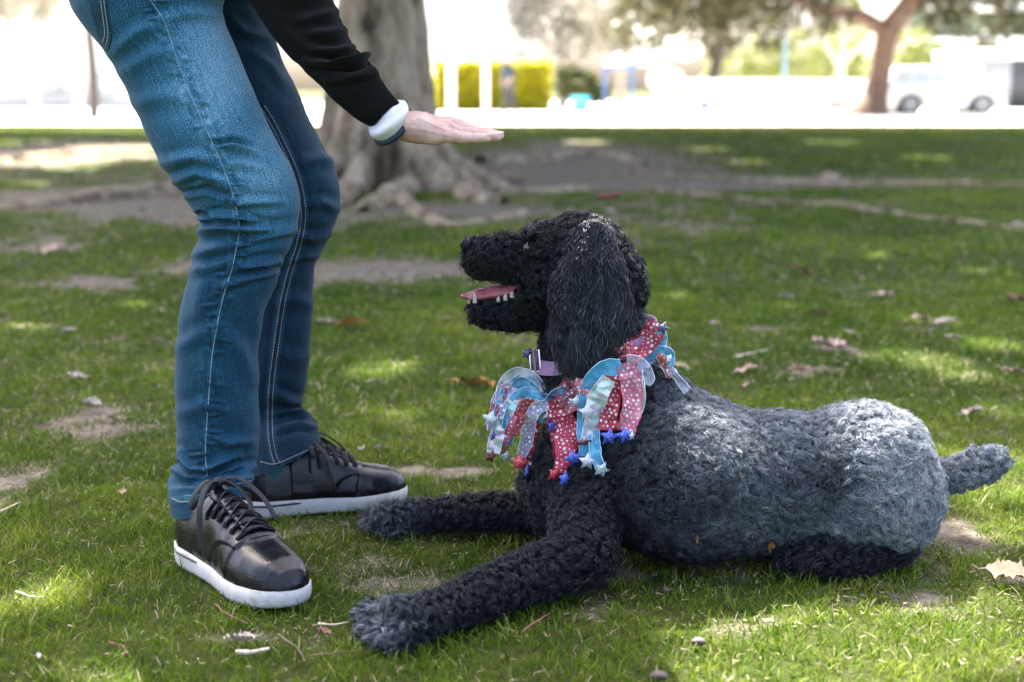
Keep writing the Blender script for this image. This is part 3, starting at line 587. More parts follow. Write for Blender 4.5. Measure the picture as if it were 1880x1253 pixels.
# ears
s.chain([DY(1085, 440, 2.205), DY(1085, 520, 2.188), DY(1082, 575, 2.182), DY(1080, 610, 2.18)], px_(44, 66, 66, 46), EAR, .02, np.array([1, .30, 1]))
s.chain([DY(1085, 440, 2.335), DY(1085, 520, 2.352), DY(1080, 610, 2.358)], px_(40, 60, 52), EARF, .02, np.array([1, .30, 1]))
# near fore leg
s.chain([DY(1085, 890, 2.19), PZ(1068, 1012, .066)], px_(74, 48), LEG, .03)
s.chain([PZ(1072, 1024, .058), PZ(1000, 1046, .050), PZ(880, 1094, .043), PZ(785, 1134, .036), PZ(735, 1142, .033)], px_(48, 39, 32, 28, 32), LEG, .008)
for k, (u, v) in enumerate([(676, 1128), (678, 1152), (698, 1170), (728, 1176)]):
    s.cone(PZ(742, 1124 + 10 * k, .033), PZ(u, v, .019), .021, .0175, PAW, .004)
# far fore leg
s.chain([DY(1030, 890, 2.40), PZ(985, 938, .05)], px_(56, 36), LEG, .03)
s.chain([PZ(985, 938, .05), PZ(860, 942, .040), PZ(760, 948, .034), PZ(712, 954, .028)], px_(34, 28, 24, 26), LEG, .008)
for k, (u, v) in enumerate([(672, 950), (674, 960), (690, 968), (715, 972)]):
    s.cone(PZ(725, 950 + 4 * k, .028), PZ(u, v, .015), .020, .013, PAW, .008)
# hind feet
s.chain([PZ(1640, 992, .046), PZ(1575, 1010, .040), PZ(1510, 1022, .034), PZ(1462, 1030, .027)], px_(40, 38, 34, 30), HIND, .006)
s.chain([PZ(1600, 900, .05) + [0, .10, -.0], PZ(1480, 930, .03) + [0, .1, 0]], px_(50, 28), HIND, .03)
# tail
s.chain([DY(1690, 890, 2.30), DY(1755, 872, 2.30), DY(1800, 856, 2.31), DY(1828, 846, 2.31)], px_(34, 22, 25, 22), TAIL, .02)
dogS = s
dog_fn = lambda p: np.maximum(s(p) + .0065 + 0.0022 * noise(p, 52, 3) + .0016 * noise(p, 110, 4), .004 - p[..., 2])
V, Q = s.mesh(.0075, dog_fn, -.02)
dogV, dogQ = V, Q
doge = empty('dog', (float(PZ(1250, 900, 0)[0]), 2.27, 0), label='curly black and grey dog lying on the grass with its mouth open', cat='dog')
def ch(o, par=None):
    par = par or o.parent; o.parent = par
    m = Matrix.Identity(4); q = par
    while q is not None: m = q.matrix_basis.copy() @ m if q.type == 'EMPTY' else m; q = q.parent
    # parent empties carry a translation/rotation only; parts are modelled in world space
    o.matrix_parent_inverse = Matrix.Identity(4)
    if par.type == 'EMPTY': o.matrix_parent_inverse = par.matrix_basis.inverted()
    return o
t = NT('dog skin'); t.set('Base Color', (.012, .013, .015)).set('Roughness', .9)
ch(link('body', mesh_np('body', V, Q), t.m, doge))
bvh_dog = BVHTree.FromPolygons([tuple(x) for x in V], [tuple(int(i) for i in q) for q in Q])
def hit_dog(u, v):
    h = bvh_dog.ray_cast(Vector((0, 0, CZ)), Vector(ray(u, v)).normalized()); return np.array(h[0]), np.array(h[1])
def dog_normal(p, e=.004):
    g = np.stack([s(p + np.eye(3)[k] * e) - s(p - np.eye(3)[k] * e) for k in range(3)], -1); return g / (np.linalg.norm(g, axis=-1)[:, None] + 1e-9)
# --- scatter clump roots over the surface
rg = np.random.default_rng(21)
T = np.concatenate([Q[:, [0, 1, 2]], Q[:, [0, 2, 3]]]); A, B, C = V[T[:, 0]], V[T[:, 1]], V[T[:, 2]]
ar = np.linalg.norm(np.cross(B - A, C - A), axis=1) / 2; print('dog area', ar.sum(), len(V))
def scatter(n):
    k = rg.choice(len(T), n, p=ar / ar.sum()); r1 = np.sqrt(rg.random(n)); r2 = rg.random(n)
    return A[k] * (1 - r1)[:, None] + B[k] * (r1 * (1 - r2))[:, None] + C[k] * (r1 * r2)[:, None]
def thin(p, d, rad_fn):
    """grid-thin points to roughly one per cell"""
    key = np.floor(p / d).astype(int); _, i = np.unique(key, axis=0, return_index=True); return p[i]
roots = thin(scatter(190000), .0078, None)
lab = dogS.label(roots); nr = dog_normal(roots)
uu, vv = pix(roots)
def curls(p, n, flow, length, amp, turns, lift, nseg, nch, spread, phase=None, wild=.15):
    """clumps of curled hair; every array argument is per clump"""
    m = len(p); t = flow - n * np.sum(flow * n, 1)[:, None]; t += rg.normal(0, wild, (m, 3)); t -= n * np.sum(t * n, 1)[:, None]; t /= np.linalg.norm(t, axis=1)[:, None] + 1e-9
    b = np.cross(n, t); ph = rg.uniform(0, 2 * np.pi, m); hand = np.sign(rg.normal(size=m))
    s_ = np.linspace(0, 1, nseg)
    P_, T_ = [], []
    for c in range(nch):
        o = rg.normal(0, 1, (m, 2)) * spread[:, None]; L = length * rg.uniform(.75, 1.15, m); am = amp * rg.uniform(.75, 1.25, m); dp = rg.normal(0, .6, m)
        q = np.empty((m, nseg, 3))
        for j, sj in enumerate(s_):
            an = ph + dp + hand * 2 * np.pi * turns * sj; en = min(1, sj * 2.5 + .12); cl = 1 - .45 * sj
            q[:, j] = (p + (o[:, :1] * t + o[:, 1:] * b) * cl + n * (lift * (1 - (1 - sj) ** 2.2) + am * en * .75 * np.sin(an) )[:, None]
                       + t * (L * (sj ** 1.2))[:, None] + b * (am * en * np.cos(an))[:, None])
        P_.append(q); T_.append(np.arange(m))
    return np.concatenate(P_), np.concatenate(T_)
def hairs(name, P_, tone, r0, r1, mat, par):
    P_ = P_.copy(); P_[..., 2] = np.maximum(P_[..., 2], .003); nh, ns = P_.shape[:2]
    cu = bpy.data.hair_curves.new(name); cu.add_curves([ns] * nh)
    cu.attributes['position'].data.foreach_set('vector', P_.astype(np.float32).ravel())
    ra = cu.attributes.get('radius') or cu.attributes.new('radius', 'FLOAT', 'POINT')
    rr = (r0[:, None] * (1 - np.linspace(0, 1, ns)[None] ** 2) + r1 * np.ones((nh, ns))).astype(np.float32); ra.data.foreach_set('value', rr.ravel())
    a = cu.attributes.new('tone', 'FLOAT', 'CURVE'); a.data.foreach_set('value', tone.astype(np.float32))
    cu.materials.append(mat); o = bpy.data.objects.new(name, cu); COL.objects.link(o); o.parent = par; return ch(o)
t = NT('dog hair'); f = t.attr('tone'); hi = t.n('HairInfo'); f2 = t.math('ADD', f, t.math('MULTIPLY', t.math('MULTIPLY', hi.outputs['Intercept'], f), .35))
col = t.ramp(f2, [(0, (.003, .004, .005)), (.2, (.010, .013, .0165)), (.42, (.056, .069, .083)), (.7, (.22, .25, .275)), (1, (.50, .51, .52))])
t.set('Base Color', col).set('Roughness', .35).set('Specular IOR Level', .35); m_hair = t.m
# tone by place on the coat
x = roots[:, 0]; z = roots[:, 2]; g = np.empty(len(roots))
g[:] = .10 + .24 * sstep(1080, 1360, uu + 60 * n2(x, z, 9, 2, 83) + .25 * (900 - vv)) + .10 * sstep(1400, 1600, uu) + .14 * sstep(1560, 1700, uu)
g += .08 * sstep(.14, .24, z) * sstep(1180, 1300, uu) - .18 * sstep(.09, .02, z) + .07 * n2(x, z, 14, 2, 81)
g += .18 * np.exp(-((uu - 1640) / 60) ** 2 - ((vv - 850) / 60) ** 2) - .10 * np.exp(-((uu - 1500) / 60) ** 2 - ((vv - 870) / 50) ** 2)  # rump highlight painted into the hair tone, with a darker dab ahead of it
g[np.isin(lab, (HEAD, MUZ, JAW))] = .07; g[np.isin(lab, (EAR, EARF))] = .09
g[lab == PAW] = .24; pl = np.isin(lab, (LEG, PAW)); g[pl] = .10 + .24 * sstep(860, 680, uu[pl]); g[lab == HIND] = .13; g[lab == TAIL] = .52 + .3 * sstep(1790, 1830, uu[lab == TAIL])
g = np.clip(np.minimum(g, .55) + (rg.normal(0, .05, len(g)) + .10 * noise(roots, 60, 9)) * (.35 + g), .0, 1)
flow = np.tile([[1., 0, -.45]], (len(roots), 1))
flow[lab == HEAD] = [.9, 0, .3]; flow[lab == MUZ] = [.8, 0, -.6]; flow[lab == JAW] = [.8, 0, -.7]; flow[lab == NECK] = [.3, 0, -1]
flow[np.isin(lab, (LEG, PAW))] = [-.8, -.4, -.5]; flow[lab == TAIL] = [1, 0, .25]; flow[lab == HIND] = [-.7, -.3, -.6]; flow[lab == RUMP] = [.6, 0, -.8]
flow += .5 * np.stack([noise(roots, 30, 1), noise(roots, 30, 2), noise(roots, 30, 3)], -1)
# leave mouth, nose and eye free
mouth = (uu > 845) & (uu < 952) & (vv > 512) & (vv < 552) & np.isin(lab, (MUZ, JAW, HEAD))
nose = (uu < 866) & (vv < 466)
eyeh = (np.hypot(uu - 968, vv - 456) < 13) & (lab != EARF)
keep = ~mouth & ~nose & ~eyeh & (roots[:, 2] > .008) & (lab != EAR)
body_k = keep & np.isin(lab, (BODY, RUMP)); tight = keep & np.isin(lab, (LEG, NECK, HIND, TAIL)); hd = keep & np.isin(lab, (HEAD,)); mz = keep & np.isin(lab, (MUZ, JAW)); pw = keep & (lab == PAW); ef = keep & (lab == EARF)
allP, allT, allR = [], [], []
def emit(mask, length, amp, turns, lift, nseg, nch, spread, r, wild=.3):
    i = np.nonzero(mask)[0]; k = len(i)
    if not k: return
    one = np.ones(k)
    q, idx = curls(roots[i], nr[i], flow[i], length * one * rg.uniform(.8, 1.2, k), amp * one * rg.uniform(.7, 1.3, k), turns, lift * one * rg.uniform(.7, 1.3, k) * (1 + .22 * noise(roots[i], 60, 9)), nseg, nch, spread * one, wild=wild)
    allP.append(q); allT.append(g[i][idx] + rg.normal(0, 1, len(idx)) * (.03 + .11 * g[i][idx])); allR.append(np.full(len(idx), r))
NS = 11
emit(body_k, .021, .0036, 1.25, .0105, NS, 14, .0034, .00046, .55)
emit(tight, .015, .0044, 1.5, .0115, NS, 13, .0030, .00050, .8)
emit(hd, .018, .0052, 1.6, .0135, NS, 13, .0030, .00052, 1.0)
emit(mz, .012, .0032, 1.3, .0085, NS, 13, .0028, .00046, .6)
g[pw] = np.clip(g[pw] + rg.normal(0, .12, pw.sum()), .04, .6)
emit(pw, .019, .0024, .8, .0045, NS, 14, .0030, .00050, .4)
emit(ef, .03, .003, 1.2, .006, NS, 8, .003, .00062, .3)
Pm = np.concatenate(allP); print('fur hairs', len(Pm))
hairs('fur', Pm, np.clip(np.concatenate(allT), .01, 1), np.concatenate(allR), .00008, m_hair, doge)
# fine flyaway fuzz that softens the outline
i = np.nonzero(keep & (rg.random(len(roots)) < .6))[0]
q, idx = curls(roots[i], nr[i], flow[i], np.full(len(i), .014), np.full(len(i), .004), 1.1, np.full(len(i), .0155), 8, 2, np.full(len(i), .004), wild=.9)
hairs('fuzz', q, np.clip(g[i][idx] + .06, .01, 1), np.full(len(q), .00019), .00005, m_hair, doge)
# long wavy ear hair
er = thin(scatter(160000), .0042, None); le = dogS.label(er); ue, ve = pix(er)
def ear(mask, name, cnt):
    p = er[mask]; n = dog_normal(p); m = len(p); ns = 18; out = []; u_, v_ = pix(p)
    cl = np.floor(p[:, 0] / .010).astype(int) * 7 + np.floor(p[:, 2] / .03).astype(int)
    for c in range(cnt):
        L = rg.uniform(.022, .052, m) * (1 + .7 * sstep(540, 620, v_)); ph = n2(cl * 1.7, cl * .3, 1, 1, 5) * 6 + rg.normal(0, .35, m); am = rg.uniform(.002, .006, m)
        q = np.empty((m, ns, 3)); o = rg.normal(0, .0016, (m, 3)); drift = .10 * n2(p[:, 0], p[:, 2], 18, 1, 8) + rg.normal(0, .09, m) - .10 * (u_ - 1080) / 100
        for j, sj in enumerate(np.linspace(0, 1, ns)):
            gsum = sj ** 1.1
            wv = np.sin(ph + 9.5 * sj * L / .075)
            q[:, j] = p + o * (1 - .4 * sj) + n * (.011 * (1 - (1 - sj) ** 3))[..., None] if False else p + o * (1 - .4 * sj) + n * (.010 * (1 - (1 - sj) ** 3) * (1 - .5 * sj))
            q[:, j, 2] -= L * gsum; q[:, j, 0] += L * drift * sj + am * wv * min(1, sj * 3); q[:, j, 1] -= .006 * sj + .4 * am * np.cos(ph + 8 * sj)
        out.append(q)
    q = np.concatenate(out); tone = np.tile(np.clip(.10 + .16 * n2(cl * 2.3, 0 * cl, 1, 1, 3), .03, 1), cnt) + rg.normal(0, .04, len(q)) + .22 * (rg.random(len(q)) < .14)
    return hairs(name, q, np.clip(tone, .01, 1), np.full(len(q), .00055), .00012, m_hair, doge)
ear(le == EAR, 'ear_hair', 4)
# a few long loose hairs at the nape
# --- nose, eye, tongue, teeth
t = NT('wet black nose'); t.set('Base Color', (.005, .005, .006)).set('Roughness', .5).set('Specular IOR Level', .3); t.bump(t.noise(t.coord(), 300, 2), .5, .002); m_nose = t.m
q = SDF(.006); q.cone(DY(856, 449, 2.256), DY(856, 449, 2.274), .0120, .0120, sc=np.array([.8, 1, 1])); q.cone(DY(860, 462, 2.266), DY(862, 470, 2.266), .007, .005)
nfn = lambda p: np.maximum(q(p), -np.minimum(sd_cone(p, DY(846, 452, 2.252), DY(851, 455, 2.253), .0034, .003), sd_cone(p, DY(846, 452, 2.278), DY(851, 455, 2.277), .0034, .003)))
V1, Q1 = q.mesh(.0018, nfn); ch(link('nose', mesh_np('nose', V1, Q1), m_nose, doge))
t = NT('dark eye'); t.set('Base Color', (.02, .011, .006)).set('Roughness', .05); t.b.inputs['Coat Weight'].default_value = 1; m_eye = t.m
def ball(c, r, n=16, sc=(1, 1, 1)):
    th = np.linspace(0, np.pi, n)[:, None]; ph_ = np.linspace(0, 2 * np.pi, 2 * n)[None]
    G = np.stack([np.sin(th) * np.cos(ph_), np.sin(th) * np.sin(ph_), np.cos(th) + 0 * ph_], -1) * r * np.array(sc) + c
    i = np.arange(n - 1)[:, None] * 2 * n + np.arange(2 * n - 1)[None]; i = i.ravel()
    return G.reshape(-1, 3), np.stack([i, i + 2 * n, i + 2 * n + 1, i + 1], -1)
ep, en = hit_dog(968, 456)
for ec in (ep + np.array([0, .0035, 0]), DY(966, 460, 2.310)):
    v1, q1 = ball(ec, .0095); ch(link('eye', mesh_np('eye', v1, q1), m_eye, doge))
t = NT('tongue'); t.set('Base Color', t.ramp(t.noise(t.coord(), 60), [(.3, (.27, .06, .08)), (.7, (.38, .12, .14))])).set('Roughness', .32); t.b.inputs['Subsurface Weight'].default_value = 0.15; t.b.inputs['Subsurface Radius'].default_value = (.01, .003, .003); t.bump(t.noise(t.coord(), 500, 3), .4, .001)
q = SDF(.006); q.chain([DY(855, 544, 2.266), DY(880, 542, 2.266), DY(912, 538, 2.266), DY(955, 530, 2.266)], [.008, .015, .019, .019], sc=np.array([1, 1, .6]))
q.cone(DY(868, 548, 2.256), DY(940, 537, 2.252), .008, .008, sc=np.array([1, 1, .5])); q.cone(DY(868, 548, 2.276), DY(940, 537, 2.28), .008, .008, sc=np.array([1, 1, .5]))
V1, Q1 = q.mesh(.0022); ch(link('tongue', mesh_np('tongue', V1, Q1), t.m, doge))
t = NT('gums'); t.set('Base Color', (.20, .05, .06)).set('Roughness', .35); m_gum = t.m
mm = MB(); mm.tube(spline([DY(878, 556, 2.24), DY(905, 553, 2.238), DY(935, 549, 2.236), DY(958, 543, 2.236)], 14), np.linspace(.0045, .007, 14), 8)
mm.build('gum', m_gum, doge); ch(doge.children[-1]); mm = MB()
mm.tube(spline([DY(878, 556, 2.29), DY(935, 549, 2.294), DY(958, 543, 2.294)], 14), np.linspace(.0045, .007, 14), 8)
mm.build('gum', m_gum, doge); ch(doge.children[-1])
m_tooth = simple('tooth', (.40, .37, .28), .3, .08, 60)
for (u, v, Y, h, wd, fw) in [(872, 552, 2.243, .0150, .0036, -.1), (863, 553, 2.262, .005, .002, 0), (861, 553, 2.272, .005, .002, 0),
                    (915, 550, 2.240, .005, .0032, 0), (928, 547, 2.240, .0065, .0040, 0), (941, 542, 2.240, .0065, .0048, 0)]:
    b_ = DY(u, v, Y); pts = [b_ - [0, 0, .004], b_ + [0, 0, h * .3], b_ + [fw * h * .5, 0, h * .7], b_ + [fw * h * 2, 0, h]]
    ch(MB().tube(spline(pts, 10), np.interp(np.linspace(0, 1, 10), [0, .4, 1], [wd, wd * .85, wd * .12]), 8).build('tooth', m_tooth, doge))
# ================================================================ PERSON
perE = empty('person', tuple(PZ(430, 1010)), label='person in blue jeans and black sweater bending forward with one palm held flat', cat='person')
def bvh(V, Q): return BVHTree.FromPolygons([tuple(x) for x in V], [tuple(int(i) for i in q) for q in Q])
CAMP = Vector((0, 0, CZ))
def hit(tree, u, v):
    d = Vector(ray(u, v)).normalized(); h = tree.ray_cast(CAMP, d)
    return (np.array(h[0]), np.array(h[1])) if h[0] is not None else (None, None)
def loftpx(rows, nth, nrow, depthfac=1.0):
    """rows: v, x_left, x_right, Y : horizontal rings whose two silhouettes meet the picture's"""
    rows = np.array(rows, float); rr = spline(rows, nrow); out = []
    for v, xl, xr, Y in rr:
        c = P((xl + xr) / 2, v, Y); e = P(xr, v, Y); a = e[0] - c[0]; th = np.arange(nth) * 2 * np.pi / nth
        out.append(np.stack([c[0] + a * np.cos(th), c[1] + a * depthfac * np.sin(th), c[2] + 0 * th], -1))
    V = np.array(out); n = len(V); i = np.arange(n - 1)[:, None] * nth; j = np.arange(nth)[None]; k = (j + 1) % nth
    Q = np.stack(np.broadcast_arrays(i + j, i + nth + j, i + nth + k, i + k), -1).reshape(-1, 4)
    return V.reshape(-1, 3), Q, n
def vnorm(V, Q):
    n = np.zeros_like(V); f = np.cross(V[Q[:, 1]] - V[Q[:, 0]], V[Q[:, 2]] - V[Q[:, 0]])
    for k in range(Q.shape[1]): np.add.at(n, Q[:, k], f)
    return n / (np.linalg.norm(n, axis=1)[:, None] + 1e-12)
def seg_d(u, v, line):
    """distance in pixels to a polyline and the arc position"""
    best = np.full(u.shape, 1e9); at = np.zeros(u.shape); L = 0
    for (a, b), (c, d) in zip(line[:-1], line[1:]):
        dx, dy = c - a, d - b; l2 = dx * dx + dy * dy; t = np.clip(((u - a) * dx + (v - b) * dy) / l2, 0, 1)
        dd = np.hypot(u - a - t * dx, v - b - t * dy); m = dd < best; best[m] = dd[m]; at[m] = (L + t * math.sqrt(l2))[m]; L += math.sqrt(l2)
    return best, at, L
def folds(V, Q, FL, near=True):
    n = vnorm(V, Q); u, v = pix(V); face = n[:, 1] < .25; dsp = np.zeros(len(V))
    for line, wd, amp in FL:
        line = [tuple(x) for x in line]; d, at, L = seg_d(u, v, line); env = np.sin(np.clip(at / L, .04, .96) * np.pi) ** .5
        prof = np.exp(-(d / wd) ** 2) - .55 * np.exp(-((d - 1.9 * wd) / (wd * 1.1)) ** 2)
        dsp += 1.45 * amp * prof * env * face
    return V + n * dsp[:, None]
NEAR = [(-150, 150, 470, 2.33), (-70, 118, 440, 2.31), (0, 132, 408, 2.29), (37, 150, 410, 2.285), (95, 194, 434, 2.275), (165, 235, 463, 2.265), (228, 264, 490, 2.255), (272, 285, 514, 2.25), (312, 305, 536, 2.245),
        (350, 335, 547, 2.242), (378, 352, 551, 2.24), (400, 366, 550, 2.24), (425, 366, 545, 2.24), (450, 360, 536, 2.24), (480, 352, 520, 2.24), (520, 341, 506, 2.24), (565, 331, 487, 2.24), (620, 326, 475, 2.24), (700, 322, 472, 2.245), (760, 322, 475, 2.25), (800, 323, 476, 2.25),
        (835, 322, 474, 2.25), (860, 312, 472, 2.25), (882, 308, 470, 2.225), (905, 312, 468, 2.215), (925, 318, 464, 2.205)]
V1, Q1, n1 = loftpx(NEAR, 220, 560, .98)
# hem: shear the lowest rings so the cuff dips at the heel and rises over the tongue
u_, v_ = pix(V1); wgt = sstep(800, 925, v_); V1[:, 2] += wgt * (.021 * (u_ - 385) / 75 + .003)
FN = [([(368, 402), (400, 394), (440, 398), (470, 408)], 5, .006), ([(366, 392), (395, 402), (425, 404)], 4, -.006), ([(362, 425), (410, 418), (450, 420), (500, 425), (545, 420)], 8, .006),
 ([(375, 412), (430, 410), (480, 414)], 4, -.005), ([(440, 445), (490, 438), (540, 428)], 6, .005), ([(355, 470), (400, 455), (440, 448)], 9, .004), ([(430, 492), (470, 484), (510, 478)], 6, .006), ([(440, 505), (475, 494), (512, 492)], 5, -.006),
 ([(345, 500), (390, 490), (430, 478)], 9, .003), ([(400, 530), (450, 512), (500, 500)], 6, .005), ([(395, 272), (430, 268), (470, 282)], 6, .005), ([(392, 262), (425, 258), (460, 268)], 5, -.005), ([(300, 300), (350, 290), (390, 296)], 10, .004),
 ([(320, 335), (360, 318), (400, 330), (430, 352)], 8, .005), ([(330, 355), (380, 346), (425, 362)], 5, -.004), ([(400, 310), (440, 300), (480, 312)], 7, .003), ([(410, 365), (460, 372), (520, 372)], 7, .004),
 ([(210, 95), (250, 60), (300, 40)], 12, .004), ([(230, 130), (280, 100), (330, 95)], 12, .003), ([(250, 190), (310, 175), (360, 185)], 14, .003), ([(300, 35), (350, 25), (400, 30)], 9, .004),
 ([(325, 640), (360, 620), (400, 600)], 12, .003), ([(400, 600), (440, 640), (465, 700)], 14, .004), ([(330, 760), (380, 745), (430, 760)], 12, .003), ([(330, 830), (350, 860), (372, 868), (400, 850), (440, 835)], 7, .006),
 ([(318, 862), (345, 878), (380, 880), (430, 862), (468, 858)], 6, .006), ([(320, 850), (350, 868), (385, 868), (440, 848)], 4, -.006), ([(318, 900), (350, 896), (380, 885), (420, 878), (462, 878)], 6, .005), ([(385, 800), (420, 815), (460, 812)], 9, .004),
 ([(470, 560), (476, 620), (474, 700)], 9, .002), ([(360, 460), (372, 520), (362, 600)], 14, .003), ([(430, 420), (420, 520), (400, 600), (388, 700), (380, 880)], 5, .0022), ([(270, -10), (300, 38), (345, 165), (395, 275), (430, 365), (439, 420)], 5, .0022)]
rgf = np.random.default_rng(4)
SEAM_N = [(268, -20), (275, 0), (300, 38), (322, 100), (345, 165), (370, 220), (395, 275), (416, 325), (430, 370), (439, 420), (433, 460), (424, 500), (410, 545), (400, 590), (390, 650), (384, 720), (379, 790), (377, 840), (380, 868), (376, 900), (372, 925)]
for k in range(48):          # puckers along the out-seam
    f = (k + .5) / 48; i = f * (len(SEAM_N) - 1); a = SEAM_N[int(i)]; b = SEAM_N[min(int(i) + 1, len(SEAM_N) - 1)]; q = i - int(i); c = (a[0] + (b[0] - a[0]) * q, a[1] + (b[1] - a[1]) * q)
    L = rgf.uniform(14, 34); sd_ = 1 if rgf.random() < .7 else -1; FN.append(([(c[0] + sd_ * 2, c[1]), (c[0] + sd_ * L, c[1] + rgf.uniform(-3, 5))], rgf.uniform(2.4, 4.0), rgf.uniform(.0012, .0028)))
V1 = folds(V1, Q1, FN)
def seam_step(V, Q, line, h, wd=1.3):
    n = vnorm(V, Q); u, v = pix(V); d, at, L = seg_d(u, v, line); p = np.array(line, float); Ls = np.concatenate([[0], np.cumsum(np.hypot(*np.diff(p, axis=0).T))]); x = np.interp(v, p[:, 1], p[:, 0]); sg = u - x
    return V + n * ((h * sstep(wd, -wd, sg) * np.exp(-(d / 14) ** 2) + h * .7 * np.exp(-((sg + 1) / 1.6) ** 2)) * (n[:, 1] < .2) * (d < 40))[:, None]
V1 = seam_step(V1, Q1, SEAM_N, .0020); V1 = V1 + vnorm(V1, Q1) * (.0030 * fbm(V1, 9, 3, 5))[:, None]
FAR = [(-150, 250, 600, 2.40), (-70, 270, 540, 2.43), (0, 300, 482, 2.46), (27, 312, 486, 2.465), (67, 328, 502, 2.47), (117, 345, 521, 2.475), (191, 375, 555, 2.48), (258, 405, 588, 2.485), (302, 425, 611, 2.487), (335, 445, 622, 2.49),
       (369, 462, 626, 2.49), (400, 470, 621, 2.49), (445, 462, 601, 2.49), (485, 455, 581, 2.49), (525, 452, 576, 2.49), (590, 450, 572, 2.49), (675, 446, 565, 2.49), (720, 445, 558, 2.495), (745, 445, 552, 2.50), (762, 445, 566, 2.50), (780, 446, 580, 2.49), (800, 448, 583, 2.48), (835, 450, 590, 2.47)]
V2, Q2, n2_ = loftpx(FAR, 200, 480, .9)
u_, v_ = pix(V2); wgt = sstep(760, 835, v_); V2[:, 2] += wgt * (.026 * (u_ - 530) / 60)
FF = [([(505, 60), (530, 110), (560, 190)], 14, .003), ([(560, 300), (590, 290), (620, 300)], 10, .004), ([(560, 380), (590, 372), (622, 385)], 9, .004), ([(540, 430), (575, 440), (605, 430)], 8, .005), ([(530, 480), (560, 470), (585, 470)], 7, .005),
      ([(500, 560), (540, 550), (575, 560)], 12, .003), ([(500, 720), (530, 735), (556, 742)], 8, .005), ([(500, 760), (540, 752), (570, 765)], 6, .006), ([(510, 790), (550, 778), (582, 785)], 6, .005), ([(520, 745), (545, 748), (565, 755)], 4, -.005), ([(505, 640), (530, 660), (560, 655)], 12, .003),
      ([(470, 100), (500, 120), (525, 160)], 9, .003), ([(420, 30), (450, 60), (500, 70)], 9, .004), ([(505, 240), (535, 300), (555, 380), (545, 450), (520, 530), (508, 620), (498, 750), (505, 850)], 6, .002)]
V2 = folds(V2, Q2, FF); V2 = V2 + vnorm(V2, Q2) * (.0030 * fbm(V2, 9, 3, 6))[:, None]
# hips joining both legs, above the frame
hp = SDF(.05); hA = P(300, -120, 2.33); hB = P(420, -110, 2.43); hp.cone(hA, hB, .13, .13); hp.cone(hA + [-.02, 0, .12], hB + [-.06, 0, .12], .14, .14); hp.cone(P(300, -60, 2.31), P(300, -120, 2.33), .105, .12)
hV, hQ = hp.mesh(.012, lambda p: np.maximum(hp(p), P(300, -50, 2.33)[2] - p[..., 2]))
m = MB(); m.add(V1, Q1, 0); m.add(V2, Q2, 0); m.add(hV, hQ, 0)
jm = mesh_np('jeans', np.vstack(m.v), [np.vstack(m.f4)])
u_, v_ = pix(np.vstack(m.v)); tot = np.vstack(m.v); isn = np.arange(len(tot)) < len(V1)
# worn, faded areas of the denim: thigh front, knee, seam edges
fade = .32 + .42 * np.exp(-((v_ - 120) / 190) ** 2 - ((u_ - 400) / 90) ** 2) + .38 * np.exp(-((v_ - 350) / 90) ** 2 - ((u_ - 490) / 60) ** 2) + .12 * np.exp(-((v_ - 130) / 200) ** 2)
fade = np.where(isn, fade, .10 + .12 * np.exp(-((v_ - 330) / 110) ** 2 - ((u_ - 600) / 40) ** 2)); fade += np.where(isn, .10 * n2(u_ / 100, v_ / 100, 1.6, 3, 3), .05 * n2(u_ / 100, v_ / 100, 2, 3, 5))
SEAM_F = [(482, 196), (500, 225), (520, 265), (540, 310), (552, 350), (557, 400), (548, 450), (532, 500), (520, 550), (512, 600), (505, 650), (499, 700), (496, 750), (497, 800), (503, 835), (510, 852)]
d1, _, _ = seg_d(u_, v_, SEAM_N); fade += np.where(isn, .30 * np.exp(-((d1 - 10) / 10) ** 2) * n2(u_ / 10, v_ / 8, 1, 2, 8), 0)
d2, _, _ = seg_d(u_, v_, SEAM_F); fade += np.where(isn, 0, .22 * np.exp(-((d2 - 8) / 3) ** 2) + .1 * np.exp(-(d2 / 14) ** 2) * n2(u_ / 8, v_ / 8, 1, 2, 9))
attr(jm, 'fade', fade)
def along(V, n, k, off): # grid coordinates in metres for the weave
    g = V.reshape(n, k, 3); a = np.concatenate([np.zeros((1, k)), np.cumsum(np.linalg.norm(np.diff(g, axis=0), axis=2), 0)]); r = np.linalg.norm(np.roll(g, -1, 1) - g, axis=2).mean(1)
    b = np.arange(k)[None] * np.full((n, 1), r.mean()); return np.stack([a + off, b, 0 * a], -1).reshape(-1, 3)
wc = np.concatenate([along(V1, n1, 220, 0), along(V2, n2_, 200, 5), hV]); attr(jm, 'weave', wc)
t = NT('blue denim'); wv = t.attr('weave', 1)
mp = t.n('Mapping'); mp.inputs['Scale'].default_value = (480, 820, 1); t.l(wv, mp.inputs[0]); slub = t.noise(mp.outputs[0], 1, 4, .75)
mp2 = t.n('Mapping'); mp2.inputs['Scale'].default_value = (820, 520, 1); mp2.inputs['Rotation'].default_value = (0, 0, .6); t.l(wv, mp2.inputs[0]); tw = t.noise(mp2.outputs[0], 1, 3, .7)
mp3 = t.n('Mapping'); mp3.inputs['Scale'].default_value = (28, 420, 1); t.l(wv, mp3.inputs[0]); streak = t.noise(mp3.outputs[0], 1, 3, .8)
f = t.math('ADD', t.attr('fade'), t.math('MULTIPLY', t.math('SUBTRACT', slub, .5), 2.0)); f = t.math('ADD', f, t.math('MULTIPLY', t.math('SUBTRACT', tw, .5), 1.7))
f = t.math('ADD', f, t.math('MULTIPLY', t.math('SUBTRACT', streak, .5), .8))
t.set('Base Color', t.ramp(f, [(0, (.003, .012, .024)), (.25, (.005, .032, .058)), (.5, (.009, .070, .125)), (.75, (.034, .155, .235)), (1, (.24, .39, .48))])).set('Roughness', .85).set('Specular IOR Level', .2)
t.b.inputs['Sheen Weight'].default_value = .05
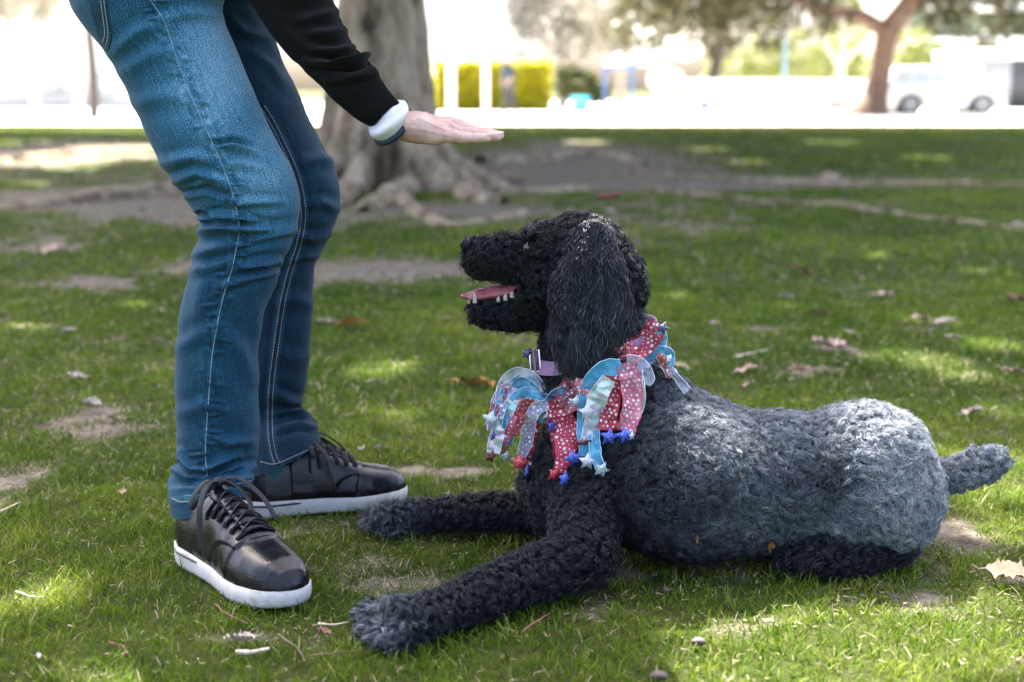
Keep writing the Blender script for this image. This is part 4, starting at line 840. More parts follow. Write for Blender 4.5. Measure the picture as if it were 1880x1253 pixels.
t.bump(t.math('ADD', slub, tw), .45, .0012); m_den = t.m
jo = ch(link('jeans', jm, m_den, perE))
bn = bvh(V1, Q1); bf = bvh(V2, Q2)
m_thr = simple('thread', (.42, .40, .36), .8, .1, 50); m_thrb = simple('pale blue thread', (.30, .42, .50), .8, .1, 50)
def dashes(line, tree, off=0, step=5.2, ln=3.6, r=.00055, lift=.0004):
    """one short stitch after another along a line on the cloth"""
    p = np.array(line, float); L = np.concatenate([[0], np.cumsum(np.hypot(*np.diff(p, axis=0).T))]); mm = MB(); s0 = 0
    while s0 < L[-1] - ln:
        q = []
        for a in (s0, s0 + ln * .5, s0 + ln):
            x = np.interp(a, L, p[:, 0]); y = np.interp(a, L, p[:, 1]); x2 = np.interp(a + 1, L, p[:, 0]) - np.interp(a - 1, L, p[:, 0]); y2 = np.interp(a + 1, L, p[:, 1]) - np.interp(a - 1, L, p[:, 1]); h = math.hypot(x2, y2) + 1e-9
            P0, N0 = hit(tree, x - y2 / h * off, y + x2 / h * off)
            if P0 is not None:
                if N0[1] > 0: N0 = -N0
                q.append(P0 + N0 * lift)
        if len(q) == 3 and np.linalg.norm(q[2] - q[0]) < .012: mm.tube(q, r, 5)
        s0 += step
    return mm
def dense(pts, n=80): return spline(np.array(pts, float), n)
def seamtube(line, tree, r, lift):
    q = [];
    for x, y in dense(line, 260):
        P0, N0 = hit(tree, x, y)
        if P0 is None: continue
        if N0[1] > 0: N0 = -N0
        q.append(P0 + N0 * lift)
    q = np.array(q); q = np.stack([np.convolve(np.pad(q[:, k], 2, 'edge'), np.ones(5) / 5, 'valid') for k in range(3)], -1); return MB().tube(q, r, 6)
m_seam = simple('worn seam edge', (.16, .27, .34), .85, .35, 300)
seamtube(SEAM_N, bn, .00085, .0003).build('seam', m_seam, jo)
dashes(dense(SEAM_F), bf, -4).build('stitching', m_thr, jo); dashes(dense(SEAM_F), bf, 4).build('stitching', m_thr, jo)
hemN = dense([(316, 915), (335, 922), (370, 914), (400, 900), (430, 890), (464, 882)]); hemF = dense([(478, 848), (505, 852), (540, 838), (570, 824), (586, 814)])
dashes(hemN, bn, 0, 4.4, 3.6).build('hem_stitching', m_thr, jo); dashes(hemF, bf, 0, 4.4, 3.6).build('hem_stitching', m_thr, jo)
# back pocket on the near hip
pk = [(118, -60), (138, 0), (160, 50), (182, 88), (197, 96), (206, 70), (196, 20), (176, -30), (160, -70)]
def drape(poly, tree, lift, n=18):
    poly = np.array(poly, float); c = poly.mean(0); rings = []; b = dense(np.vstack([poly, poly[:1]]), 60)[:-1]
    for s_ in np.linspace(0, 1, n): rings.append(c + (b - c) * s_)
    rings = np.array(rings); V = []
    for x, y in rings.reshape(-1, 2):
        p, q = hit(tree, x, y)
        if p is None: p = V[-1] if V else P(x, y, 2.2); V.append(p); continue
        if q[1] > 0: q = -q
        V.append(p + q * lift)
    m = len(b); i = np.arange(n - 1)[:, None] * m; j = np.arange(m)[None]; k = (j + 1) % m
    return np.array(V), np.stack(np.broadcast_arrays(i + j, i + k, i + m + k, i + m + j), -1).reshape(-1, 4)
pkv, pkq = drape([(160, -60), (165, 0), (176, 50), (190, 86), (198, 92), (205, 66), (198, 20), (186, -60)], bn, .0016)
pm = mesh_np('pocket', pkv, pkq); attr(pm, 'fade', .30 + .2 * n2(pkv[:, 0], pkv[:, 2], 30, 2, 4)); attr(pm, 'weave', pkv[:, [2, 0, 1]]); po = ch(link('pocket', pm, m_den, jo))
dashes(dense([(183, -60), (195, 20), (200, 64), (196, 86)]), bn, 0, 5.2, 3.8, .0006, .0024).build('pocket_stitching', m_thr, jo)
dashes(dense([(178, -60), (189, 20), (194, 60), (190, 78)]), bn, 0, 5.2, 3.8, .0006, .0024).build('pocket_stitching', m_thr, jo)
# --- sweater sleeve
def loftpairs(pairs, nth, nrow, Ys, fac=1.0, lean=(0, 0)):
    pr = np.array([[a[0], a[1], b[0], b[1], y] for (a, b), y in zip(pairs, Ys)], float); pr = spline(pr, nrow); out = []; cc_ = np.array([(P(a, b, Y) + P(c, d, Y)) / 2 for a, b, c, d, Y in pr]); tt_ = np.gradient(cc_, axis=0); tt_ /= np.linalg.norm(tt_, axis=1)[:, None]
    for q_, (ua, va, ub, vb, Y) in enumerate(pr):
        A_ = P(ua, va, Y); B_ = P(ub, vb, Y); c = (A_ + B_) / 2; e = (A_ - B_) / 2; th = np.arange(nth) * 2 * np.pi / nth; ax_ = np.array([0, -1, 0]) + tt_[q_] * (lean[0] + (lean[1] - lean[0]) * q_ / (nrow - 1))
        out.append(c + np.cos(th)[:, None] * e + np.sin(th)[:, None] * ax_ * np.linalg.norm(e) * fac)
    V = np.array(out); n = len(V); i = np.arange(n - 1)[:, None] * nth; j = np.arange(nth)[None]; k = (j + 1) % nth
    Q = np.stack(np.broadcast_arrays(i + j, i + nth + j, i + nth + k, i + k), -1).reshape(-1, 4)
    if (vnorm(V.reshape(-1, 3), Q) * (V.reshape(-1, 3) - np.repeat(V.mean(1), nth, 0))).sum() < 0: Q = Q[:, ::-1]
    return V.reshape(-1, 3), Q, n
SL = [((600, -150), (410, -110)), ((596, -70), (440, -28)), ((612, -5), (482, 40)), ((629, 42), (512, 82)), ((650, 82), (545, 118)), ((673, 106), (580, 150)), ((689, 127), (612, 182)), ((707, 158), (640, 206)), ((722, 177), (661, 222)), ((734, 190), (685, 234))]
sy = [2.29, 2.27, 2.25, 2.24, 2.23, 2.22, 2.215, 2.21, 2.205, 2.205]
V3, Q3, n3 = loftpairs(SL, 180, 420, sy, .95, (-.4, .42))
FS = [([(690, 98), (660, 108), (610, 118), (560, 112)], 6, .010), ([(600, 128), (640, 128), (684, 116)], 5, -.007), ([(560, 60), (600, 62), (640, 55)], 10, .005), ([(545, 40), (585, 30), (620, 22)], 9, .004), ([(575, 90), (620, 92), (655, 84)], 7, .004), ([(600, 150), (640, 145), (690, 135)], 6, .004), ([(520, 0), (560, -10), (600, -30)], 12, .006),
      ([(530, 60), (560, 85), (590, 100)], 9, .004)]
V3 = folds(V3, Q3, FS); n_ = vnorm(V3, Q3); row = np.repeat(np.arange(n3), 180) / (n3 - 1); thi = np.tile(np.arange(180), n3)
V3 = V3 + n_ * (.0016 * fbm(V3, 22, 3, 9) + .0009 * np.cos(thi * 2 * np.pi / 180 * 60) * sstep(.60, .66, row))[:, None] + n_ * (-.0035 * sstep(.985, 1, row))[:, None]
t = NT('black knit'); v = t.coord('Object'); t.set('Base Color', t.ramp(t.noise(v, 900, 2, .6), [(.3, (.003, .003, .0035)), (.7, (.010, .0095, .0095))])).set('Roughness', .95).set('Specular IOR Level', .08); t.b.inputs['Sheen Weight'].default_value = .03
t.bump(t.noise(v, 1200, 2, .7), .5, .001); m_kn = t.m
# torso of the sweater, above the frame
ts = SDF(.06); hip = P(330, -190, 2.36); sh = hip + np.array([.34, -.02, .40]); ts.cone(hip, hip + [.05, 0, .12], .155, .16, sc=np.array([.85, 1.1, 1])); ts.cone(hip + [.05, 0, .12], sh, .15, .165, sc=np.array([.8, 1.15, 1]))
ts.chain([sh + [.02, -.17, -.02], P(505, -110, 2.285)], [.075, .065]); ts.chain([sh + [.02, .17, -.02], sh + [.0, .22, -.30]], [.07, .052]); ts.chain([sh + [.0, .22, -.30], sh + [.16, .20, -.36]], [.05, .042])
tV, tQ = ts.mesh(.014, lambda p: ts(p) + .004 * noise(p, 12, 3))
m = MB(); m.add(V3, Q3); m.add(tV, tQ); ch(m.build('sweater', m_kn, perE))
swe = perE.children[-1]
# --- white shirt cuff with a navy edge
m_wh = simple('white cotton', (.62, .63, .64), .8, .04, 60); m_nv = simple('navy binding', (.008, .022, .040), .7, .2, 90)
cp = [((712, 182), (666, 222)), ((728, 187), (678, 229)), ((740, 186), (677, 236)), ((748, 191), (680, 248)), ((750, 205), (694, 257))]
V4, Q4, n4 = loftpairs(cp, 96, 40, [2.205, 2.205, 2.205, 2.2, 2.2], 1.08, (.30, .46)); V4 = V4 + vnorm(V4, Q4) * (.0012 * fbm(V4, 40, 2, 3))[:, None]; c4 = V4.reshape(n4, 96, 3)
inner = c4.mean(1)[:, None] + (c4 - c4.mean(1)[:, None]) * .93; VV = np.concatenate([c4, inner[::-1]]).reshape(-1, 3); nn = n4 * 2; i = np.arange(nn - 1)[:, None] * 96; j = np.arange(96)[None]; k = (j + 1) % 96
ch(link('shirt_cuff', mesh_np('shirt_cuff', VV, np.stack(np.broadcast_arrays(i + j, i + 96 + j, i + 96 + k, i + k), -1).reshape(-1, 4)), m_wh, perE)); cuf = perE.children[-1]
rim = c4[-1].mean(0) + (c4[-1] - c4[-1].mean(0)) * 1.03; rim = np.vstack([rim, rim[:2]]); ch(MB().tube(rim, .0048, 8, cap=False, up=(0, 1, .3)).build('cuff_binding', m_nv, cuf))
# --- body: one continuous skin, hand fine, the rest hidden by clothes
h_ = SDF(.010); YH = 2.20
WR = P(722, 224, 2.205)
kn = {'p': (P(826, 251, 2.168), .0098), 'r': (P(834, 243, 2.190), .0112), 'm': (P(838, 235, 2.213), .0122), 'i': (P(836, 230, 2.236), .0122)}
for dy, key in ((-.016, 'p'), (-.006, 'r'), (.006, 'm'), (.016, 'i')):
    h_.cone(WR + [0, dy * .55, 0], P(770, 233, 2.2) + [0, dy * 1.5, 0], .0185, .0190); h_.cone(P(770, 233, 2.2) + [0, dy * 1.5, 0], kn[key][0], .0188, kn[key][1])
h_.cone(P(745, 243, 2.185), P(800, 254, 2.17), .0135, .0105)                                 # heel of the palm
fg = [('p', [(852, 254, 2.160), (876, 254, 2.156), (893, 254, 2.153)], [.0088, .0078, .0070]), ('r', [(866, 247, 2.184), (893, 250, 2.180), (912, 252, 2.178)], [.0092, .0082, .0072]),
      ('m', [(870, 242, 2.208), (897, 246.5, 2.205), (917, 249.5, 2.203)], [.0092, .0082, .0072]), ('i', [(866, 239, 2.235), (890, 245, 2.235), (909, 249, 2.235)], [.0090, .0080, .0072])]
for key, pts, rad in fg:
    pp = [kn[key][0]] + [P(*q) for q in pts]; rr = [kn[key][1]] + rad
    for a in range(3): h_.cone(pp[a], pp[a + 1], rr[a], rr[a + 1], k=.0035)
tb = [P(765, 236, 2.235), P(800, 243, 2.262), P(828, 246, 2.272), P(850, 249, 2.270)]
for a in range(3): h_.cone(tb[a], tb[a + 1], [.014, .0115, .0098][a], [.0115, .0098, .0080][a], k=.008)
h_.cone(P(660, 170, 2.21), WR, .028, .0225)
def hfn(p):
    d = h_(p); u, v = pix(p)
    for ln in ([(752, 226), (766, 218), (776, 212), (784, 204)], [(768, 216), (790, 226), (815, 238)], [(790, 212), (815, 222), (838, 234)], [(756, 236), (776, 238), (800, 244), (822, 248)]):
        dd, _, _ = seg_d(u, v, ln); d = d - .0011 * np.exp(-(dd / 1.8) ** 2)
    for kx in (851, 878, 900): d = d + .0004 * np.exp(-((u - kx) / 2.2) ** 2)
    dk, _, _ = seg_d(u, v, [(832, 232), (836, 246)]); d = d - .0016 * np.exp(-(dk / 5) ** 2)
    return d + .0006 * fbm(p, 160, 2, 4)
gV, gQ = h_.mesh(.0024, hfn)
b_ = SDF(.04); b_.chain([sh + [0, 0, -.02], sh + [.09, 0, .07]], [.06, .055]); hd_ = sh + np.array([.17, 0, .13]); b_.cone(hd_, hd_ + [.03, 0, -.05], .085, .07, sc=np.array([1.05, .85, 1.15])); b_.cone(hd_ + [.09, 0, -.03], hd_ + [.105, 0, -.05], .014, .016, k=.02)
b_.cone(hd_ + [.07, 0, -.10], hd_ + [.05, 0, -.12], .03, .03)
for sgn in (-1, 1): b_.cone(hd_ + [-.005, sgn * .073, -.02], hd_ + [-.01, sgn * .08, -.05], .016, .012, k=.01)
b_.chain([hip, sh], [.12, .12]); b_.chain([sh + [.02, -.15, -.02], P(510, -90, 2.275), P(580, 62, 2.235), P(640, 142, 2.218), P(690, 195, 2.207)], [.045, .030, .022, .019, .019], k=.01)
b_.chain([P(300, -60, 2.33), P(455, 400, 2.25), P(400, 880, 2.25)], [.06, .035, .02], k=.01); b_.chain([P(400, -60, 2.46), P(535, 400, 2.49), P(508, 600, 2.49), P(505, 820, 2.48)], [.03, .03, .018, .016], k=.01)
bV, bQ = b_.mesh(.014)
t = NT('skin'); v = t.coord(); nz = t.noise(v, 35, 4, .6)
t.set('Base Color', t.ramp(nz, [(.3, (.42, .22, .18)), (.5, (.54, .35, .28)), (.7, (.60, .42, .34))])).set('Roughness', .5).set('Subsurface Weight', .2); t.b.inputs['Subsurface Radius'].default_value = (.012, .005, .003); t.b.inputs['Subsurface Scale'].default_value = .6
t.bump(t.noise(v, 420, 4, .7), .35, .0012); m_skin = t.m
m = MB(); m.add(gV, gQ); m.add(bV, bQ); ch(m.build('body', m_skin, perE))
bh = bvh(gV, gQ); m_nail = simple('nail', (.62, .42, .36), .25, .05, 40)
for key, pts, rad in fg[:3]:
    a = P(*pts[1]); b = P(*pts[2]); d = (b - a) / np.linalg.norm(b - a); c = b + d * rad[2] * .25 + np.array([0, -.2, .98]) * rad[2] * .80
    v1, q1 = ball(np.zeros(3), 1, 10, (.0058, .0046, .0016)); e = np.cross([0, -.2, .98], d); e /= np.linalg.norm(e); n3v = np.cross(d, e); v1 = v1 @ np.stack([d, e, n3v]) + c
    ch(link('nail', mesh_np('nail', v1, q1), m_nail, perE))
# hair of the head (above the frame)
hs = SDF(.02); hs.cone(hd_ + [-.02, 0, .02], hd_ + [.01, 0, .03], .092, .085, sc=np.array([1.05, .88, 1.1])); V, Q = hs.mesh(.01, lambda p: np.maximum(hs(p) + .004 * noise(p, 60, 2), (p[..., 0] - hd_[0] - .045 + .6 * (hd_[2] - p[..., 2]))))
ch(link('hair', mesh_np('hair', V, Q), simple('brown hair', (.05, .03, .02), .6, .4, 60), perE))
# ================================================================ SHOES
t = NT('black leather'); v = t.coord(); vo = t.n('TexVoronoi'); vo.inputs['Scale'].default_value = 420; t.l(v, vo.inputs['Vector']); n1v = t.noise(v, 45, 5, .65)
t.set('Base Color', t.ramp(n1v, [(.3, (.003, .0035, .005)), (.7, (.008, .010, .013))])).set('Roughness', t.ramp(n1v, [(.3, (.15,) * 3), (.7, (.30,) * 3)])).set('Specular IOR Level', .36)
t.b.inputs['Coat Weight'].default_value = .0; t.b.inputs['Coat Roughness'].default_value = .25
b1 = t.bump(vo.outputs['Distance'], .30, .0012); m_lea = t.m
t = NT('white rubber'); v = t.coord(); t.set('Base Color', t.ramp(t.noise(v, 25, 5, .7), [(.30, (.26, .23, .17)), (.46, (.48, .47, .44)), (.8, (.56, .56, .55))])).set('Roughness', .55)
wv_ = t.n('TexWave'); wv_.bands_direction = 'Z'; wv_.inputs['Scale'].default_value = 130; t.l(v, wv_.inputs[0]); t.bump(wv_.outputs[1], .35, .001); m_rub = t.m
m_blk = simple('black rubber stripe', (.012, .012, .014), .5, .1, 30)
t = NT('lace'); v = t.coord(); t.set('Base Color', t.ramp(t.noise(v, 900, 2), [(.3, (.003, .004, .005)), (.7, (.012, .015, .019))])).set('Roughness', .8); t.bump(t.noise(v, 1500, 2), .5, .001); m_lace = t.m
m_sock = simple('teal sock', (.02, .12, .15), .9, .2, 200); m_eye_l = simple('dark eyelet', (.05, .05, .055), .3, .1, 30, metal=1)
LS = .298
def wid(x, side):
    """half-width of the sole along its length"""
    X_ = [0, .004, .015, .04, .09, .14, .19, .225, .255, .275, .289, .296, .298]
    O = [0, .013, .025, .034, .0345, .038, .048, .050, .045, .037, .024, .011, 0]; I = [0, .013, .025, .034, .031, .033, .044, .047, .043, .036, .024, .011, 0]
    return np.interp(x, X_, O if side > 0 else I)
def top(x): return np.interp(x, [0, .01, .04, .075, .10, .13, .165, .20, .235, .265, .285, .298], [.078, .079, .070, .070, .086, .083, .068, .053, .044, .036, .024, .006])
def shoe(origin, ang, mirror, nm, label, bowdir=1, scl=1.0):
    ca, sa = math.cos(ang), math.sin(ang)
    def W(p):
        p = np.asarray(p, float) * scl; p[..., 1] *= mirror
        return np.stack([origin[0] + p[..., 0] * ca - p[..., 1] * sa, origin[1] + p[..., 0] * sa + p[..., 1] * ca, origin[2] + p[..., 2]], -1)
    xs_ = LS * (1 - np.cos(np.linspace(0, np.pi, 260))) / 2
    ZS = lambda x: np.interp(x, [0, .1, .2, .298], [.032, .028, .026, .030])
    # upper
    na = 121; a = np.linspace(0, np.pi, na); V = []
    for x in xs_:
        wo, wi = wid(x, 1) * .955, wid(x, -1) * .955; H = top(x)
        cs = np.cos(a); y = np.where(cs > 0, wo, wi) * np.sign(cs) * np.abs(cs) ** .72; pw_ = .62 if x < .11 else .62 + .25 * (x - .11) / .1
        z = ZS(x) - .006 + (H + .006) * np.sin(a) ** min(pw_, .80)
        narrow = np.interp(x, [0, .06, .12, .2], [.80, .78, .75, 1]); y = y * (1 - (1 - narrow) * np.sin(a))
        V.append(np.stack([np.full(na, x) + .012 * np.sin(a) * sstep(.06, 0, x), y, z], -1))
    V = np.array(V)
    lx, ly, lz = V[..., 0], V[..., 1], V[..., 2]
    # construction seams and panels pressed into the leather
    d = np.zeros(lx.shape); capx = .215 + .010 * (np.abs(ly) / .04) ** 2 * -1.6
    d += .0016 * sstep(-.001, .001, capx - lx) * (lx > .12) * sstep(.10, .15, lx); d -= .0018 * np.exp(-((lx - capx) / .0016) ** 2)
    eyeY = np.interp(lx, [.09, .2], [.026, .021]); d += .0012 * sstep(0, .0012, np.abs(ly) - eyeY) * 0
    panel = np.interp(lx, [.085, .135, .17, .205], [.045, .036, .034, .034]); d += .0022 * sstep(.001, -.001, np.abs(ly) - panel) * sstep(.084, .087, lx) * sstep(.206, .204, lx)
    d += .0022 * np.exp(-((lz - ZS(lx) - top(lx) * .86) / .007) ** 2) * sstep(.09, .06, lx)             # padded collar
    cr = n2(lx * 1.0, ly * .35, 90, 3, 4) * np.exp(-((lx - .185) / .035) ** 2); d += .0012 * cr + .0010 * fbm(V, 35, 2, 6) + .0007 * n2(lx, lz, 70, 2, 12) * sstep(.10, .02, lx)
    Vf = V.reshape(-1, 3); ns = len(xs_); i = np.arange(ns - 1)[:, None] * na + np.arange(na - 1)[None]; i = i.ravel(); Q = np.stack([i, i + 1, i + na + 1, i + na], -1)
    d = d * sstep(.002, .010, lz - ZS(lx)); nrm = vnorm(Vf, Q);  nrm *= np.sign((nrm * (Vf - [.13, 0, .0])).sum()) ; Vf = Vf + nrm * d.reshape(-1)[:, None]
    if nrm is not None and ((vnorm(Vf, Q) * nrm).sum() < 0) != (mirror < 0): Q = Q[:, ::-1]
    up_ = ch(link('shoe', mesh_np('shoe', W(Vf), Q), m_lea, perE, label=label))
    # sole
    mm = MB(); outl = []
    for x in xs_: outl.append((x, wid(x, 1)))
    for x in xs_[::-1][1:-1]: outl.append((x, -wid(x, -1)))
    outl = np.array(outl); prof = [(0, .90), (.002, .975), (.006, 1.0), (.5, 1.01), (.985, 1.0), (1, .985), (1.0, .93)]; rings = []
    for f_, sc_ in prof:
        z0 = np.interp(outl[:, 0], [0, .21, .298], [0, 0, .007]); zt = ZS(outl[:, 0]); z = f_ if f_ < .01 and f_ > 0 else None
        zz = z0 + (f_ if z is not None else f_ * (zt - z0)); c0 = np.stack([np.clip(outl[:, 0], .04, .25), 0 * outl[:, 0]], -1)
        xy = c0 + (outl - c0) * (sc_ if sc_ >= .96 else sc_); rings.append(np.column_stack([xy, zz]))
    rings = [np.column_stack([rings[0][:, :2] * [1, .02], rings[0][:, 2]])] + rings
    RR = np.array(rings); k_ = RR.shape[1]; i = np.arange(len(RR) - 1)[:, None] * k_; j = np.arange(k_)[None]; q = (j + 1) % k_
    sole = ch(link('sole', mesh_np('sole', W(RR.reshape(-1, 3)), np.stack(np.broadcast_arrays(i + j, i + q, i + k_ + q, i + k_ + j), -1).reshape(-1, 4)), m_rub, up_))
    for sd_ in (1, -1):
        xx_ = np.linspace(.012, .10, 30); yy = np.array([wid(x, sd_) for x in xx_]) * sd_ * 1.008
        zz = .0225 + 0 * xx_; ch(MB().tube(W(np.stack([xx_, yy, zz], -1)), np.interp(np.linspace(0, 1, 30), [0, .1, .9, 1], [.0008, .0022, .0022, .0008]), 8, flat=.9).build('stripe', m_blk, sole))
    # surface of the upper at (x, y)
    def top_at(x, y):
        r = np.argmin(np.abs(xs_ - x)); row_ = Vf.reshape(ns, na, 3)[r]; o = np.argsort(row_[:, 1]); return np.interp(y, row_[o, 1], row_[o, 2])
    def strip(pts, w_, th=.0014, name='lace', n=24):
        w_ = w_ * 1.1; c = spline(pts, n); c = W(c); return ch(MB().tube(c, w_ / 2, 10, flat=th / w_ * 2, up=(0, 0, 1)).build(name, m_lace, up_))
    # tongue
    tg = []; 
    for x in np.linspace(.092, .20, 20):
        for y in np.linspace(-.017, .017, 9): tg.append((x - .006 * (x < .1), y, top_at(max(x, .1), y) + .0035 + .010 * sstep(.115, .092, x)))
    i = (np.arange(19)[:, None] * 9 + np.arange(8)[None]).ravel(); tq = np.stack([i, i + 9, i + 10, i + 1], -1)
    to = link('tongue', mesh_np('tongue', W(np.array(tg)), tq), m_lea, up_); ch(to); sm = to.modifiers.new('s', 'SOLIDIFY'); sm.thickness = .003
    # laces: crossing rows
    rowsx = np.linspace(.118, .198, 6); he = .024
    for k in range(6):
        x = rowsx[k]
        for sd_ in (-1, 1):
            if k < 5:
                x2 = rowsx[k + 1]; a_ = (x2, sd_ * he); b_ = (x, -sd_ * he)
                pts = [(a_[0], a_[1] * 1.12, top_at(a_[0], a_[1] * 1.12) - .001), (a_[0], a_[1], top_at(a_[0], a_[1]) + .0035), ((a_[0] + b_[0]) / 2, 0, top_at((a_[0] + b_[0]) / 2, 0) + .0085 + .001 * sd_), (b_[0], b_[1], top_at(b_[0], b_[1]) + .0035), (b_[0], b_[1] * 1.12, top_at(b_[0], b_[1] * 1.12) - .001)]
                strip(pts, .0078)
            ev, eq = tube(W(np.array([[x, sd_ * he * 1.14, top_at(x, sd_ * he * 1.14)], [x, sd_ * he * 1.14, top_at(x, sd_ * he * 1.14) + .0022]])), .0032, 10, up=(1, 0, 0)); ch(link('eyelet', mesh_np('eyelet', ev, eq), m_eye_l, up_))
    strip([(rowsx[-1], -he * 1.1, top_at(rowsx[-1], -he) + .001), (rowsx[-1], 0, top_at(rowsx[-1], 0) + .006), (rowsx[-1], he * 1.1, top_at(rowsx[-1], he) + .001)], .0078)
    # bow: knot, two loops, two hanging ends
    kz = top_at(.108, 0) + .016; K = np.array([.104, 0, kz])
    v1, q1 = ball(np.zeros(3), 1, 10, (.009, .008, .007)); ch(link('lace_knot', mesh_np('lace_knot', W(v1 + K), q1), m_lace, up_))
    s1 = bowdir
    strip([K, K + [.022, s1 * .018, .007], K + [.062, s1 * .030, -.012], K + [.088, s1 * .034, -.036], K + [.080, s1 * .040, -.040], K + [.045, s1 * .034, -.014], K + [.004, s1 * .004, .0]], .009, name='lace_loop', n=40)
    strip([K, K + [.006, -s1 * .022, .006], K + [.012, -s1 * .046, -.010], K + [.016, -s1 * .050, -.024], K + [.014, -s1 * .032, -.010], K], .009, name='lace_loop', n=36)
    strip([K, K + [.012, -s1 * .022, .004], K + [.034, -s1 * .048, -.018], K + [.044, -s1 * .0545, -.050], K + [.050, -s1 * .055, -.070]], .0085, name='lace_end', n=30)
    ch(MB().tube(W(np.array([K + [.050, -s1 * .055, -.070], K + [.0525, -s1 * .0555, -.087]])), .0014, 8).build('lace_tip', m_blk, up_))
    strip([K, K + [.016, s1 * .010, .002], K + [.045, s1 * .018, -.016], K + [.07, s1 * .010, -.030]], .0085, name='lace_end', n=24)
    # ankle sock
    ch(MB().tube(W(np.array([[.055, 0, .06], [.055, 0, .085], [.052, 0, .105]])), .027, 24, up=(1, 0, 0)).build('sock', m_sock, perE))
    return up_
hN = PZ(352, 1006, .0); 
shoe((-.532, 2.222, .003), R(-49), -1, 'near', 'black leather shoe pointing toward the camera', -1, 1.13)
shoe((-.483, 2.437, .003), R(20), 1, 'far', 'black leather shoe seen from its side behind the other', 1, 1.03)
# ================================================================ RIBBON COLLAR
rb = np.random.default_rng(99)
def surfY(u, v, off):
    p, n = hit(bvh_dog, u, v); return None if p is None else p[1] - off
RC = P(1085, 690, 2.27)
colE = empty('ribbon_collar', tuple(RC), label='festive collar of star printed red, blue and white ribbons around the dog neck', cat='collar')
def sheer(name, c1, c2, alpha, rough=.45, irid=False):
    t = NT(name); v = t.coord(); f = t.noise(v, 30 if not irid else 45, 3, .6)
    if irid: col = t.ramp(f, [(.25, (.25, .48, .62)), (.4, (.45, .72, .62)), (.5, (.78, .80, .72)), (.6, (.66, .50, .72)), (.75, (.30, .62, .80))]); t.b.inputs['Coat Weight'].default_value = .8; t.set('Metallic', .25)
    else: col = t.ramp(f, [(.3, c1), (.7, c2)])
    t.set('Base Color', col).set('Roughness', rough); t.b.inputs['Sheen Weight'].default_value = .2
    t.b.inputs['Alpha'].default_value = alpha
    wv = t.noise(v, 1400, 1); t.bump(wv, .3, .0008)
    return t.m
M_R = {'red': sheer('sheer red ribbon', (.32, .008, .03), (.46, .03, .07), .88), 'dred': sheer('deep red ribbon', (.26, .004, .016), (.38, .012, .03), .97), 'pink': sheer('sheer pink ribbon', (.40, .08, .13), (.52, .16, .22), .80),
       'blue': sheer('sheer blue ribbon', (.03, .25, .42), (.08, .36, .54), .84), 'lil': sheer('sheer lilac ribbon', (.30, .30, .52), (.45, .44, .62), .62), 'wht': sheer('sheer white ribbon', (.40, .46, .56), (.52, .58, .64), .48),
       'iri': sheer('iridescent film', 0, 0, .80, .18, True), 'brn': sheer('rust ribbon', (.30, .05, .03), (.42, .10, .05), .95)}
m_star = simple('white star print', (.78, .76, .78), .5, .05, 40); M_EDGE = {'red': simple('red edge', (.45, .02, .05), .5), 'blue': simple('pale blue edge', (.45, .66, .78), .5), 'wht': simple('white edge', (.72, .74, .78), .5)}
def star2(r, q=.42): a = np.pi / 2 + np.arange(10) * np.pi / 5; rr = np.where(np.arange(10) % 2 == 0, r, r * q); return np.stack([rr * np.cos(a), rr * np.sin(a)], -1)
